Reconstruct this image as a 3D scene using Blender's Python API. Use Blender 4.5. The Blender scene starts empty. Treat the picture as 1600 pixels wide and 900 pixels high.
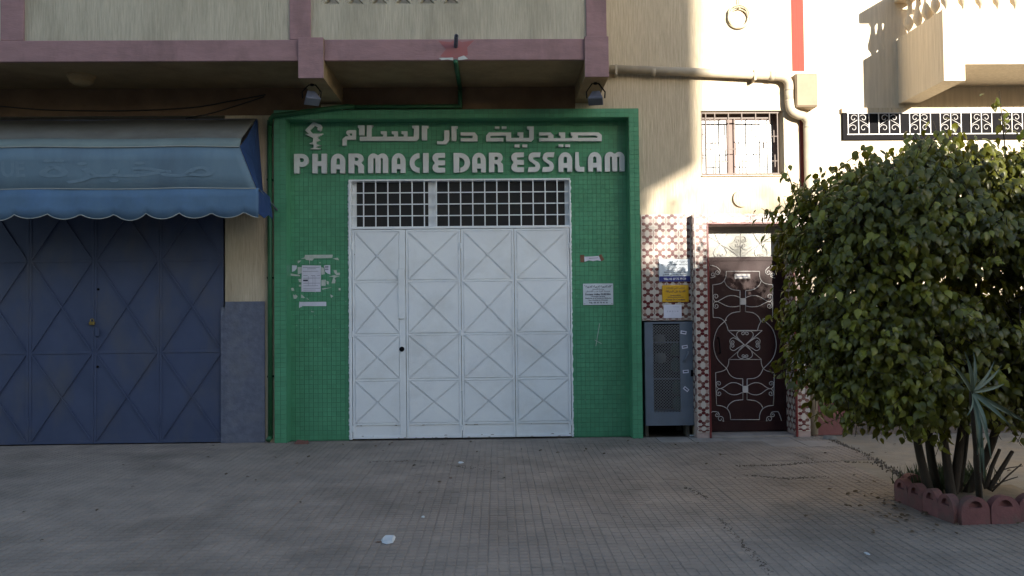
import bpy, bmesh, math, random
from mathutils import Vector, Matrix, noise
rnd = random.Random(7)
sc = bpy.context.scene
COL = sc.collection
rad = math.radians

# ------------------------------------------------------------------ camera
F = 1250.0                       # focal length in photo pixels (1600 wide)
YAW, PITCH, ROLL = rad(1.137), rad(1.444), rad(0.585)
CAM = Vector((0, -9.84, 1.6))
fw = Vector((math.sin(YAW)*math.cos(PITCH), math.cos(YAW)*math.cos(PITCH), math.sin(PITCH)))
rt0 = Vector((math.cos(YAW), -math.sin(YAW), 0)); up0 = rt0.cross(fw)
rt = rt0*math.cos(ROLL) - up0*math.sin(ROLL); up = rt0*math.sin(ROLL) + up0*math.cos(ROLL)
cd = bpy.data.cameras.new('camera'); cam = bpy.data.objects.new('camera', cd); COL.objects.link(cam)
M3 = Matrix((rt, up, -fw)).transposed()
cam.matrix_world = Matrix.Translation(CAM) @ M3.to_4x4()
cd.sensor_width = 36; cd.lens = 36*F/1600; cd.clip_start = .05; cd.clip_end = 2000
sc.camera = cam

def ray(px, py): return fw*F + rt*(px-800) - up*(py-450)
def W(px, py, Y=0.0):            # photo pixel -> (X, Z) on the upright plane y = Y
    d = ray(px, py); t = (Y - CAM.y)/d.y
    return CAM.x + d.x*t, CAM.z + d.z*t
def G(px, py, Z=0.0):            # photo pixel -> (X, Y) on the level plane z = Z
    d = ray(px, py); t = (Z - CAM.z)/d.z
    return CAM.x + d.x*t, CAM.y + d.y*t
def wx(px, py, Y=0.0): return W(px, py, Y)[0]
def wz(px, py, Y=0.0): return W(px, py, Y)[1]

# ------------------------------------------------------------------ light
SUN_EL, SUN_AZ = rad(12.7), rad(23.0)      # azimuth to the right of straight behind the camera
world = bpy.data.worlds.new('World'); sc.world = world; world.use_nodes = True
wn = world.node_tree; wn.nodes.clear()
sky = wn.nodes.new('ShaderNodeTexSky'); sky.sky_type = 'NISHITA'; sky.sun_disc = False
sky.sun_elevation = SUN_EL; sky.sun_rotation = math.pi - SUN_AZ
bg = wn.nodes.new('ShaderNodeBackground'); bg.inputs['Strength'].default_value = 0.12
wo = wn.nodes.new('ShaderNodeOutputWorld')
wn.links.new(sky.outputs[0], bg.inputs[0]); wn.links.new(bg.outputs[0], wo.inputs[0])
sd = bpy.data.lights.new('sun', 'SUN'); sd.energy = 5.0; sd.angle = rad(.53); sd.color = (1, .92, .79)
sun = bpy.data.objects.new('sun', sd); COL.objects.link(sun)
sdir = Vector((math.sin(SUN_AZ)*math.cos(SUN_EL), -math.cos(SUN_AZ)*math.cos(SUN_EL), math.sin(SUN_EL)))
sun.rotation_euler = sdir.to_track_quat('Z', 'Y').to_euler(); sun.location = sdir*40
vs = sc.view_settings; vs.view_transform = 'Standard'; vs.look = 'None'; vs.exposure = 1.72; vs.gamma = 1
vs.use_curve_mapping = False
sc.cycles.max_bounces = 8

# ------------------------------------------------------------------ materials
def nd(nt, t, **kw):
    n = nt.nodes.new(t)
    for k, v in kw.items(): setattr(n, k, v)
    return n
def pm(name, c1, c2=None, scale=3.0, stretch=(1, 1, 1), rough=.8, bump=0.0, bscale=60, bstretch=None,
       metal=0.0, dirt=None, dscale=1.2, damt=.5, spec=.4, rand=0.0, detail=6, local=False, island=0.0, dstretch=(1, 1, 1)):
    """procedural material: two-tone noise + optional stain noise + bump + per-object brightness"""
    m = bpy.data.materials.new(name); m.use_nodes = True; nt = m.node_tree; L = nt.links.new
    b = nt.nodes['Principled BSDF']; b.inputs['Roughness'].default_value = rough
    b.inputs['Metallic'].default_value = metal; b.inputs['Specular IOR Level'].default_value = spec
    if local: pos = nd(nt, 'ShaderNodeTexCoord').outputs['Object']
    else: pos = nd(nt, 'ShaderNodeNewGeometry').outputs['Position']
    def nz(s, st, det=detail, off=0.0):
        mp = nd(nt, 'ShaderNodeMapping'); mp.inputs['Scale'].default_value = st; mp.inputs['Location'].default_value = (off, off*.7, off*.3)
        L(pos, mp.inputs[0]); n = nd(nt, 'ShaderNodeTexNoise'); n.inputs['Scale'].default_value = s
        n.inputs['Detail'].default_value = det; n.inputs['Roughness'].default_value = .62; L(mp.outputs[0], n.inputs['Vector'])
        return n.outputs['Fac']
    def ramp(fac, lo, hi):
        r = nd(nt, 'ShaderNodeMapRange'); r.inputs[1].default_value = lo; r.inputs[2].default_value = hi; L(fac, r.inputs[0]); return r.outputs[0]
    def mix(fac, a, bb, mode='MIX'):
        x = nd(nt, 'ShaderNodeMix', data_type='RGBA', blend_type=mode)
        if isinstance(fac, float): x.inputs[0].default_value = fac
        else: L(fac, x.inputs[0])
        for i, s in ((6, a), (7, bb)):
            if isinstance(s, (tuple, list)): x.inputs[i].default_value = (*s[:3], 1)
            else: L(s, x.inputs[i])
        return x.outputs[2]
    col = c1
    c2 = c2 or tuple(v*.8 for v in c1)
    col = mix(ramp(nz(scale, stretch), .32, .68), c1, c2)
    if dirt:
        f = nd(nt, 'ShaderNodeMath', operation='MULTIPLY'); L(ramp(nz(dscale, dstretch, 8, 5.3), .48, .68), f.inputs[0]); f.inputs[1].default_value = damt
        col = mix(f.outputs[0], col, dirt)
    if rand:
        oi = nd(nt, 'ShaderNodeObjectInfo'); r = nd(nt, 'ShaderNodeMapRange'); L(oi.outputs['Random'], r.inputs[0])
        r.inputs[3].default_value = 1-rand; r.inputs[4].default_value = 1+rand
        cx = nd(nt, 'ShaderNodeCombineXYZ')
        for i in range(3): L(r.outputs[0], cx.inputs[i])
        col = mix(1.0, col, cx.outputs[0], 'MULTIPLY')
    if island:
        r = nd(nt, 'ShaderNodeMapRange'); L(nd(nt, 'ShaderNodeNewGeometry').outputs['Random Per Island'], r.inputs[0])
        r.inputs[3].default_value = 1-island; r.inputs[4].default_value = 1+island
        cx = nd(nt, 'ShaderNodeCombineXYZ')
        for i in range(3): L(r.outputs[0], cx.inputs[i])
        col = mix(1.0, col, cx.outputs[0], 'MULTIPLY')
    L(col, b.inputs['Base Color'])
    if bump:
        bp = nd(nt, 'ShaderNodeBump'); bp.inputs['Strength'].default_value = bump; bp.inputs['Distance'].default_value = .01
        L(nz(bscale, bstretch or stretch, 4, 9.1), bp.inputs['Height']); L(bp.outputs[0], b.inputs['Normal'])
    return m

COMB = (1, 1, .075)
M = {}
M['plaster'] = pm('combed_plaster', (.59, .50, .37), (.45, .375, .27), scale=48, stretch=(1, 1, .09), rough=.9, bump=1.0, bscale=60, bstretch=(1, 1, .06), dirt=(.31, .245, .165), dscale=1.6, damt=.6, dstretch=(1, 1, .22))
M['cream'] = pm('combed_cream_plaster', (.565, .51, .395), (.43, .39, .30), scale=48, stretch=(1, 1, .09), rough=.9, bump=1.0, bscale=60, bstretch=(1, 1, .06), dirt=(.30, .265, .195), dscale=2.4, damt=.6, dstretch=(1, 1, .25))
M['pink'] = pm('faded_pink_paint', (.36, .215, .22), (.28, .17, .175), scale=7, stretch=(.5, 1, 1.6), rough=.85, bump=.4, bscale=60, bstretch=(.3, 1, 1), dirt=(.20, .125, .125), dscale=4, damt=.65, dstretch=(1, 1, .4))
M['soffit'] = pm('ochre_soffit_paint', (.33, .235, .125), (.25, .175, .09), scale=4, rough=.9, bump=.3, bscale=30, dirt=(.13, .075, .04), dscale=1.0, damt=.5)
M['green'] = pm('green_glazed_mosaic', (.092, .315, .18), (.075, .27, .15), scale=3, rough=.28, spec=.5, dirt=(.07, .24, .13), dscale=2.5, damt=.5, bump=.05, bscale=18, island=.07)
M['grout'] = pm('green_grout', (.065, .22, .12), (.05, .17, .092), scale=9, rough=.9)
M['white'] = pm('white_gate_paint', (.83, .87, .90), (.77, .81, .855), scale=2.2, rough=.45, dirt=(.60, .61, .60), dscale=2.2, damt=.4, bump=.10, bscale=9)
M['letter'] = pm('white_sign_plastic', (.70, .72, .74), (.62, .64, .66), scale=6, rough=.5, dirt=(.5, .5, .48), dscale=5, damt=.3)
M['bluedoor'] = pm('blue_door_paint', (.062, .082, .155), (.048, .066, .128), scale=2.5, rough=.55, dirt=(.095, .098, .115), dscale=2.2, damt=.6, bump=.25, bscale=5, dstretch=(1, 1, .5))
M['bluewall'] = pm('blue_roughcast', (.15, .165, .225), (.105, .118, .165), scale=14, rough=.95, bump=1.0, bscale=34, dirt=(.18, .18, .19), dscale=3, damt=.4)
M['awnblue'] = pm('awning_blue', (.10, .18, .28), (.075, .14, .235), scale=3, stretch=(1, 1, .5), rough=.7, dirt=(.10, .20, .38), dscale=2.4, damt=.5, bump=.15, bscale=9)
M['awngrey'] = pm('awning_weathered_top', (.17, .175, .165), (.115, .115, .11), scale=2, rough=.85, dirt=(.10, .095, .085), dscale=1.4, damt=.6)
M['awnband'] = pm('awning_faded_band', (.15, .225, .285), (.12, .19, .255), scale=2.2, stretch=(1, 1, .5), rough=.8, dirt=(.10, .15, .205), dscale=2.2, damt=.7, bump=.35, bscale=9, dstretch=(1, 1, .4))
M['awnpale'] = pm('awning_pale_band', (.20, .26, .26), (.165, .215, .22), scale=3, rough=.8)
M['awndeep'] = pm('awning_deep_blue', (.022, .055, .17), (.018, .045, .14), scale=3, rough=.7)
M['awnink'] = pm('faded_awning_print', (.165, .24, .30), (.135, .205, .27), scale=12, rough=.8)
M['piping'] = pm('awning_piping', (.40, .42, .40), rough=.8)
M['greenpipe'] = pm('dark_green_pipe', (.025, .12, .05), (.02, .09, .04), scale=8, rough=.5)
M['creampipe'] = pm('cream_pvc_pipe', (.42, .36, .275), (.34, .29, .22), scale=6, rough=.6)
M['dark'] = pm('dark_interior', (.035, .03, .03), (.02, .018, .02), scale=2, rough=.9)
M['black'] = pm('black_metal', (.010, .0095, .011), (.007, .007, .008), rough=.9, spec=.08)
M['greymetal'] = pm('grey_lamp_metal', (.16, .17, .22), (.10, .11, .15), scale=12, rough=.5, metal=.3)
M['glass'] = pm('lamp_glass', (.12, .13, .16), (.09, .1, .12), rough=.12, spec=.6)
M['darkglass'] = pm('dark_window_glass', (.02, .02, .024), (.03, .028, .028), scale=2, rough=.08, spec=.5)
M['red'] = pm('red_paint', (.27, .034, .022), (.235, .03, .02), scale=4, rough=.8, bump=.3, bscale=40, bstretch=COMB)
M['redpatch'] = pm('red_patch_paint', (.37, .12, .12), (.33, .14, .14), scale=8, rough=.85)
M['filler'] = pm('white_filler', (.6, .62, .6), rough=.9)
M['box'] = pm('meter_box_paint', (.24, .185, .125), (.20, .15, .10), scale=5, rough=.7)
M['winwood'] = pm('window_frame_paint', (.17, .11, .095), (.13, .085, .075), scale=8, rough=.6)
M['pane'] = pm('curtained_pane', (.20, .215, .225), (.13, .14, .15), scale=3, rough=.25)
M['grille'] = pm('grille_paint', (.125, .095, .08), (.10, .075, .065), scale=20, rough=.6)
M['doorwood'] = pm('maroon_door_paint', (.03, .0095, .011), (.021, .007, .008), scale=4, stretch=(1, 1, .2), rough=.5, spec=.22, dirt=(.045, .022, .02), dscale=4, damt=.4)
M['iron'] = pm('white_iron_paint', (.50, .485, .48), (.42, .405, .40), scale=20, rough=.5)
M['frost'] = pm('frosted_transom_glass', (.42, .42, .38), (.36, .36, .32), scale=30, rough=.3, bump=.3, bscale=120)
M['trim'] = pm('dark_red_trim', (.18, .03, .03), (.14, .025, .025), scale=8, rough=.35)
M['tilebed'] = pm('tile_mortar', (.45, .34, .31), (.36, .27, .25), scale=20, rough=.9)
M['rough'] = pm('broken_mortar', (.42, .40, .38), (.24, .22, .21), scale=12, rough=.95, bump=1, bscale=30)
M['pinkwall'] = pm('pink_plinth_paint', (.22, .09, .085), (.17, .068, .066), scale=6, rough=.9, bump=.4, bscale=40, dirt=(.2, .12, .1), dscale=3)
M['cabinet'] = pm('blue_grey_cabinet_paint', (.14, .168, .215), (.115, .14, .18), scale=4, rough=.5, dirt=(.12, .13, .15), dscale=5, damt=.4)
M['meshwire'] = pm('expanded_metal', (.24, .245, .26), rough=.5, metal=.3)
M['bottle'] = pm('green_meter_paint', (.08, .16, .12), rough=.5)
M['metergrey'] = pm('grey_meter', (.22, .23, .23), rough=.5)
M['paper'] = pm('white_paper', (.66, .66, .76), (.60, .60, .70), scale=14, rough=.8)
M['oldpaper'] = pm('old_paper', (.55, .58, .55), (.42, .47, .42), scale=22, rough=.85)
M['ink'] = pm('print_ink', (.035, .04, .08), rough=.7)
M['greyink'] = pm('grey_ink', (.36, .36, .46), rough=.7)
M['bluesign'] = pm('blue_sign_print', (.03, .04, .22), rough=.4)
M['whitesign'] = pm('white_plaque', (.62, .68, .74), (.55, .61, .67), scale=6, rough=.35)
M['yellowsign'] = pm('yellow_plaque', (.62, .36, .02), (.55, .31, .02), scale=6, rough=.4)
M['tape'] = pm('brown_tape', (.20, .095, .06), rough=.5)
M['whiteink'] = pm('white_print', (.75, .76, .8), rough=.5)
M['brass'] = pm('brass_padlock', (.40, .29, .10), rough=.35, metal=.8)
M['rust'] = pm('rust_chip', (.16, .10, .07), rough=.9)
M['rubber'] = pm('black_cable', (.02, .02, .022), rough=.6)
M['cable'] = pm('cream_cable', (.46, .40, .28), (.35, .30, .2), scale=30, rough=.6)
M['pave'] = pm('cement_paver', (.30, .245, .205), (.215, .18, .155), scale=3, rough=.88, bump=.35, bscale=70, dirt=(.125, .102, .085), dscale=1.1, damt=.6, rand=.05)
M['mortar'] = pm('paver_joint_dirt', (.15, .12, .10), (.105, .085, .07), scale=12, rough=.95)
M['smooth'] = pm('smooth_cement', (.30, .265, .24), (.24, .21, .19), scale=5, rough=.9, bump=.3, bscale=50, dirt=(.12, .10, .085), dscale=2, damt=.5)
M['apron'] = pm('rough_concrete', (.235, .21, .18), (.17, .15, .125), scale=3, rough=.95, bump=.8, bscale=22, dirt=(.30, .23, .15), dscale=1.2, damt=.5)
M['asphalt'] = pm('asphalt', (.055, .055, .058), (.04, .04, .042), scale=8, rough=.95, bump=.6, bscale=80)
M['earth'] = pm('bare_earth', (.16, .125, .09), (.11, .085, .06), scale=5, rough=1, bump=.8, bscale=30)
M['kerb'] = pm('kerb_concrete', (.3, .28, .26), scale=6, rough=.9)
M['edging'] = pm('terracotta_edging', (.205, .088, .086), (.15, .066, .067), scale=9, rough=.9, bump=.4, bscale=45, dirt=(.12, .09, .08), dscale=7, damt=.8, rand=.15)
M['bark'] = pm('bush_bark', (.052, .04, .03), (.034, .027, .02), scale=14, stretch=(1, 1, .3), rough=.95, bump=.7, bscale=40)
M['housewall'] = pm('house_cream_plaster', (.66, .57, .44), (.54, .46, .345), scale=26, stretch=COMB, rough=.9, bump=.7, bscale=42)
M['litter'] = pm('white_litter', (.6, .63, .66), rough=.7)
M['brickbit'] = pm('brick_fragment', (.20, .10, .085), rough=.95, bump=.5, bscale=40)
M['stone'] = pm('grey_stone', (.22, .21, .20), rough=.95, bump=.5, bscale=40)
M['yucca'] = pm('yucca_leaf', (.13, .165, .115), (.09, .12, .08), scale=10, stretch=(1, 1, .3), rough=.5)
M['grass'] = pm('grass_blades', (.05, .075, .025), (.035, .055, .02), scale=9, rough=.7)
M['brownband'] = pm('dark_brown_wall', (.20, .125, .075), (.145, .088, .052), scale=3, rough=.9, dirt=(.08, .045, .03), dscale=1.2)
M['deadleaf'] = pm('dry_leaf', (.10, .065, .035), (.055, .04, .025), scale=14, rough=.8, island=.3)
M['rough2'] = pm('grey_plinth_render', (.16, .125, .11), (.11, .09, .08), scale=5, rough=.95, bump=.8, bscale=26)
M['opp'] = pm('opposite_plaster', (.42, .36, .30), (.36, .31, .26), scale=1.2, rough=.9)

def leafmat(name, c1, c2, trans):
    m = bpy.data.materials.new(name); m.use_nodes = True; nt = m.node_tree; L = nt.links.new
    b = nt.nodes['Principled BSDF']; b.inputs['Roughness'].default_value = .34; b.inputs['Specular IOR Level'].default_value = .45
    pos = nd(nt, 'ShaderNodeNewGeometry').outputs['Position']
    n = nd(nt, 'ShaderNodeTexNoise'); n.inputs['Scale'].default_value = 6; n.inputs['Detail'].default_value = 5; L(pos, n.inputs['Vector'])
    r = nd(nt, 'ShaderNodeMapRange'); r.inputs[1].default_value = .3; r.inputs[2].default_value = .7; L(n.outputs['Fac'], r.inputs[0])
    x = nd(nt, 'ShaderNodeMix', data_type='RGBA'); L(r.outputs[0], x.inputs[0]); x.inputs[6].default_value = (*c1, 1); x.inputs[7].default_value = (*c2, 1)
    L(x.outputs[2], b.inputs['Base Color'])
    t = nd(nt, 'ShaderNodeBsdfTranslucent'); t.inputs[0].default_value = (*trans, 1)
    ms = nd(nt, 'ShaderNodeMixShader'); ms.inputs[0].default_value = .28
    out = nt.nodes['Material Output']; L(b.outputs[0], ms.inputs[1]); L(t.outputs[0], ms.inputs[2]); L(ms.outputs[0], out.inputs[0])
    return m
M['leaf'] = leafmat('ficus_leaf', (.135, .138, .013), (.048, .054, .007), (.2, .19, .012))
M['leaf2'] = leafmat('ficus_young_leaf', (.27, .265, .036), (.155, .165, .024), (.22, .28, .04))

def tilemat():
    """glazed tile printed with cream rosettes ringed by maroon lozenges (object space, 1 tile = 1 unit cell)"""
    m = bpy.data.materials.new('patterned_wall_tile'); m.use_nodes = True; nt = m.node_tree; L = nt.links.new
    b = nt.nodes['Principled BSDF']; b.inputs['Roughness'].default_value = .25
    tc = nd(nt, 'ShaderNodeTexCoord'); ab = nd(nt, 'ShaderNodeVectorMath', operation='ABSOLUTE'); L(tc.outputs['Object'], ab.inputs[0])
    sp = nd(nt, 'ShaderNodeVectorMath', operation='MULTIPLY'); sp.inputs[1].default_value = (1/.16, 0, 1/.16); L(ab.outputs[0], sp.inputs[0])
    def ell(cx, cz, rx, rz):
        a = nd(nt, 'ShaderNodeVectorMath', operation='SUBTRACT'); a.inputs[1].default_value = (cx, 0, cz); L(sp.outputs[0], a.inputs[0])
        s = nd(nt, 'ShaderNodeVectorMath', operation='MULTIPLY'); s.inputs[1].default_value = (1/rx, 0, 1/rz); L(a.outputs[0], s.inputs[0])
        l = nd(nt, 'ShaderNodeVectorMath', operation='LENGTH'); L(s.outputs[0], l.inputs[0])
        c = nd(nt, 'ShaderNodeMapRange'); c.inputs[1].default_value = .93; c.inputs[2].default_value = 1.07
        c.inputs[3].default_value = 1; c.inputs[4].default_value = 0; L(l.outputs['Value'], c.inputs[0]); return c.outputs[0]
    def mix(f, a, bb):
        x = nd(nt, 'ShaderNodeMix', data_type='RGBA'); L(f, x.inputs[0])
        for i, s in ((6, a), (7, bb)):
            if isinstance(s, tuple): x.inputs[i].default_value = (*s, 1)
            else: L(s, x.inputs[i])
        return x.outputs[2]
    oi = nd(nt, 'ShaderNodeObjectInfo')
    ns = nd(nt, 'ShaderNodeTexNoise'); ns.inputs['Scale'].default_value = 7; ns.inputs['Detail'].default_value = 2
    L(nd(nt, 'ShaderNodeNewGeometry').outputs['Position'], ns.inputs['Vector'])
    rr = nd(nt, 'ShaderNodeMapRange'); rr.inputs[1].default_value = .42; rr.inputs[2].default_value = .6; L(ns.outputs['Fac'], rr.inputs[0])
    brown = mix(rr.outputs[0], (.105, .018, .022), (.185, .095, .08))
    c = mix(ell(.28, 0, .17, .13), (.50, .45, .405), (.38, .27, .24))
    c = mix(ell(0, 0, .19, .26), c, (.50, .45, .405))
    for e in ((.265, .25, .165, .125), (0, .385, .165, .12), (.5, .1, .035, .13)):
        c = mix(ell(*e), c, brown)
    L(c, b.inputs['Base Color'])
    return m
M['tile'] = tilemat()

# ------------------------------------------------------------------ mesh helpers
class MB:
    def __init__(s): s.v = []; s.f = []
    def add(s, vs, fs):
        o = len(s.v); s.v += [tuple(p) for p in vs]; s.f += [tuple(i+o for i in f) for f in fs]; return s
    def box(s, x0, x1, y0, y1, z0, z1):
        if x1 < x0: x0, x1 = x1, x0
        if y1 < y0: y0, y1 = y1, y0
        if z1 < z0: z0, z1 = z1, z0
        return s.add([(x0,y0,z0),(x1,y0,z0),(x1,y1,z0),(x0,y1,z0),(x0,y0,z1),(x1,y0,z1),(x1,y1,z1),(x0,y1,z1)],
                     [(0,3,2,1),(4,5,6,7),(0,1,5,4),(1,2,6,5),(2,3,7,6),(3,0,4,7)])
    def prism(s, poly, y0, y1):          # closed polygon of (x, z), any winding
        a = sum(poly[i][0]*poly[(i+1) % len(poly)][1] - poly[(i+1) % len(poly)][0]*poly[i][1] for i in range(len(poly)))
        if a < 0: poly = poly[::-1]
        n = len(poly)
        vs = [(x, y0, z) for x, z in poly] + [(x, y1, z) for x, z in poly]
        return s.add(vs, [tuple(range(n)), tuple(range(2*n-1, n-1, -1))] + [(i, n+i, n+(i+1) % n, (i+1) % n) for i in range(n)])
    def bar(s, p, q, w, y0, y1):         # flat bar between two (x, z) points
        d = Vector((q[0]-p[0], q[1]-p[1])); d.normalize(); n = Vector((-d.y, d.x))*w/2
        return s.prism([(p[0]+n.x, p[1]+n.y), (p[0]-n.x, p[1]-n.y), (q[0]-n.x, q[1]-n.y), (q[0]+n.x, q[1]+n.y)], y0, y1)
    def tube(s, path, r, n=6, cap=True):
        P = [Vector(p) for p in path]; o = len(s.v); k = len(P); ref = None
        for i, p in enumerate(P):
            t = (P[min(i+1, k-1)] - P[max(i-1, 0)])
            if t.length < 1e-9: t = Vector((0, 0, 1))
            t.normalize()
            if ref is None:
                ref = t.orthogonal()
            a = ref - t*ref.dot(t)
            if a.length < 1e-6: a = t.orthogonal()
            a.normalize(); ref = a; b = t.cross(a)
            rr = r[i] if isinstance(r, (list, tuple)) else r
            for j in range(n):
                th = 2*math.pi*j/n; s.v.append(tuple(p + (a*math.cos(th) + b*math.sin(th))*rr))
        for i in range(k-1):
            for j in range(n):
                j2 = (j+1) % n
                s.f.append((o+i*n+j, o+i*n+j2, o+(i+1)*n+j2, o+(i+1)*n+j))
        if cap:
            s.f.append(tuple(o+j for j in range(n))[::-1]); s.f.append(tuple(o+(k-1)*n+j for j in range(n)))
        return s
    def lathe(s, c, prof, n=12, ax='z'):   # profile of (radius, offset)
        o = len(s.v); k = len(prof)
        for r, h in prof:
            for j in range(n):
                th = 2*math.pi*j/n; u, w = r*math.cos(th), r*math.sin(th)
                s.v.append((c[0]+u, c[1]+w, c[2]+h) if ax == 'z' else (c[0]+u, c[1]-h, c[2]+w))
        for i in range(k-1):
            for j in range(n):
                j2 = (j+1) % n; s.f.append((o+i*n+j, o+i*n+j2, o+(i+1)*n+j2, o+(i+1)*n+j))
        s.f.append(tuple(o+j for j in range(n))[::-1]); s.f.append(tuple(o+(k-1)*n+j for j in range(n)))
        return s
    def mesh(s, name):
        me = bpy.data.meshes.new(name); me.from_pydata(s.v, [], s.f); me.validate(); return me
    def build(s, name, mat, parent=None, bevel=0.0, smooth=False, label=None):
        me = s.mesh(name); me.materials.append(M[mat])
        return link(name, me, parent, bevel, smooth, label)
def link(name, me, parent=None, bevel=0.0, smooth=False, label=None, loc=None):
    o = bpy.data.objects.new(name, me); COL.objects.link(o)
    if parent: o.parent = parent
    if loc is not None: o.location = loc
    if smooth:
        for p in me.polygons: p.use_smooth = True
    if bevel:
        b = o.modifiers.new('bevel', 'BEVEL'); b.width = bevel; b.segments = 1; b.limit_method = 'ANGLE'
    if label: o['label'] = label
    return o
def thing(name, label, cat, group=None, loc=(0, 0, 0)):
    o = bpy.data.objects.new(name, None); COL.objects.link(o); o.location = loc; o.empty_display_size = .1
    o['label'] = label; o['category'] = cat
    if group: o['group'] = group
    return o
def tag(o, label, cat, group=None, kind=None):
    o['label'] = label; o['category'] = cat
    if group: o['group'] = group
    if kind: o['kind'] = kind
    return o
def structure(o): o['kind'] = 'structure'; return o
def plate(name, loops, y0, y1, mat, parent, label=None, lift=None):
    """flat piece with holes: loops of (x, z), front face at y0, back at y1"""
    c = bpy.data.curves.new(name, 'CURVE'); c.dimensions = '2D'; c.fill_mode = 'BOTH'; c.extrude = abs(y1-y0)/2
    for lp in loops:
        sp = c.splines.new('POLY'); sp.points.add(len(lp)-1); sp.use_cyclic_u = True
        for i, (x, z) in enumerate(lp): sp.points[i].co = (x, z, 0, 1)
    return _curve_to_mesh(name, c, (y0+y1)/2, mat, parent, label)
def _curve_to_mesh(name, c, ym, mat, parent, label=None, off=(0, 0)):
    t = bpy.data.objects.new('tmp', c); me = bpy.data.meshes.new_from_object(t)
    bpy.data.objects.remove(t)
    me.transform(Matrix.Translation((off[0], ym, off[1])) @ Matrix.Rotation(math.pi/2, 4, 'X'))
    me.name = name; me.materials.clear(); me.materials.append(M[mat])
    return link(name, me, parent, label=label)
AR = {}
for ch, base, n in (('ا',0xFE8D,2),('ب',0xFE8F,4),('ة',0xFE93,2),('ت',0xFE95,4),('ج',0xFE9D,4),('ح',0xFEA1,4),('خ',0xFEA5,4),('د',0xFEA9,2),
    ('ر',0xFEAD,2),('ز',0xFEAF,2),('س',0xFEB1,4),('ش',0xFEB5,4),('ص',0xFEB9,4),('ض',0xFEBD,4),('ط',0xFEC1,4),('ع',0xFEC9,4),('ف',0xFED1,4),
    ('ق',0xFED5,4),('ك',0xFED9,4),('ل',0xFEDD,4),('م',0xFEE1,4),('ن',0xFEE5,4),('ه',0xFEE9,4),('و',0xFEED,2),('ى',0xFEEF,2),('ي',0xFEF1,4)):
    AR[ch] = (base, n)
def arabic(t):                    # joins the letters (presentation forms) and lays them out left to right
    out = []
    for i, ch in enumerate(t):
        if ch not in AR: out.append(ch); continue
        b, n = AR[ch]
        prev = i > 0 and t[i-1] in AR and AR[t[i-1]][1] == 4
        nxt = n == 4 and i+1 < len(t) and t[i+1] in AR
        out.append(chr(b + (3 if prev and nxt else 2 if nxt else 1 if prev else 0)))
    return ''.join(out[::-1])
def text(name, s, x0, x1, z, size, Y, mat, parent, bold=.0, fit=True):
    """one printed line, centred between x0 and x1 on the upright plane just in front of Y"""
    c = bpy.data.curves.new(name, 'FONT'); c.body = s; c.size = size; c.align_x = 'LEFT'; c.extrude = .0006; c.offset = bold; c.resolution_u = 2
    t = bpy.data.objects.new('tmp', c); COL.objects.link(t); bpy.context.view_layer.update()
    me = bpy.data.meshes.new_from_object(t); bpy.data.objects.remove(t)
    if not me.vertices: return None
    xs = [v.co.x for v in me.vertices]; a, b = min(xs), max(xs)
    k = (x1-x0)/(b-a) if fit else 1.0
    me.transform(Matrix.Translation((x0 if fit else (x0+x1)/2-(b-a)/2, Y-.0008, z)) @ Matrix.Rotation(math.pi/2, 4, 'X') @ Matrix.Diagonal((k, 1, 1, 1)) @ Matrix.Translation((-a, 0, 0)))
    me.materials.clear(); me.materials.append(M[mat])
    return link(name, me, parent)
def arc(cx, cy, rx, ry, a0, a1, n=10):
    return [(cx+rx*math.cos(rad(a0+(a1-a0)*i/n)), cy+ry*math.sin(rad(a0+(a1-a0)*i/n))) for i in range(n+1)]
def catmull(pts, n=6):
    P = [Vector(p) for p in pts]; out = []
    for i in range(len(P)-1):
        a, b, c, d = P[max(i-1, 0)], P[i], P[i+1], P[min(i+2, len(P)-1)]
        for k in range(n):
            t = k/n
            out.append(.5*((2*b) + (c-a)*t + (2*a-5*b+4*c-d)*t*t + (3*b-a-3*c+d)*t**3))
    out.append(P[-1]); return out
def PR(x0, y0, x1, y1, Y=0.0):     # photo rectangle -> X0, X1, Z0, Z1 on plane Y
    xm, ym = (x0+x1)/2, (y0+y1)/2
    return wx(x0, ym, Y), wx(x1, ym, Y), wz(xm, y1, Y), wz(xm, y0, Y)

# ================================================================== GROUND
g = MB().add([(-300, -300, -.12), (300, -300, -.12), (300, 300, -.12), (-300, 300, -.12)], [(0, 1, 2, 3)]).build('ground', 'earth'); structure(g)
r = MB().box(-120, 120, -15.5, -8.6, -.118, -.10).build('road', 'asphalt'); structure(r)
PAV_Y0 = -8.3
pav = bpy.data.objects.new('pavement', None); COL.objects.link(pav); structure(pav)
BORDER = [G(1288, 683), G(1345, 706), G(1395, 735), G(1425, 752), (G(1425, 752)[0]+.05, -3.3)]
def beyond(x, y):                 # right of the broken edge where the paving stops
    if y < -3.55: return False
    for (xa, ya), (xb, yb) in zip(BORDER, BORDER[1:]):
        if min(ya, yb) <= y <= max(ya, yb):
            return x > xa + (xb-xa)*(y-ya)/(yb-ya)
    return x > BORDER[0][0] if y > BORDER[0][1] else x > BORDER[-1][0]
base = MB().box(-14, 14, PAV_Y0, .6, -.118, -.014).build('pavement_bed', 'mortar', pav)
S = .4
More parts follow.
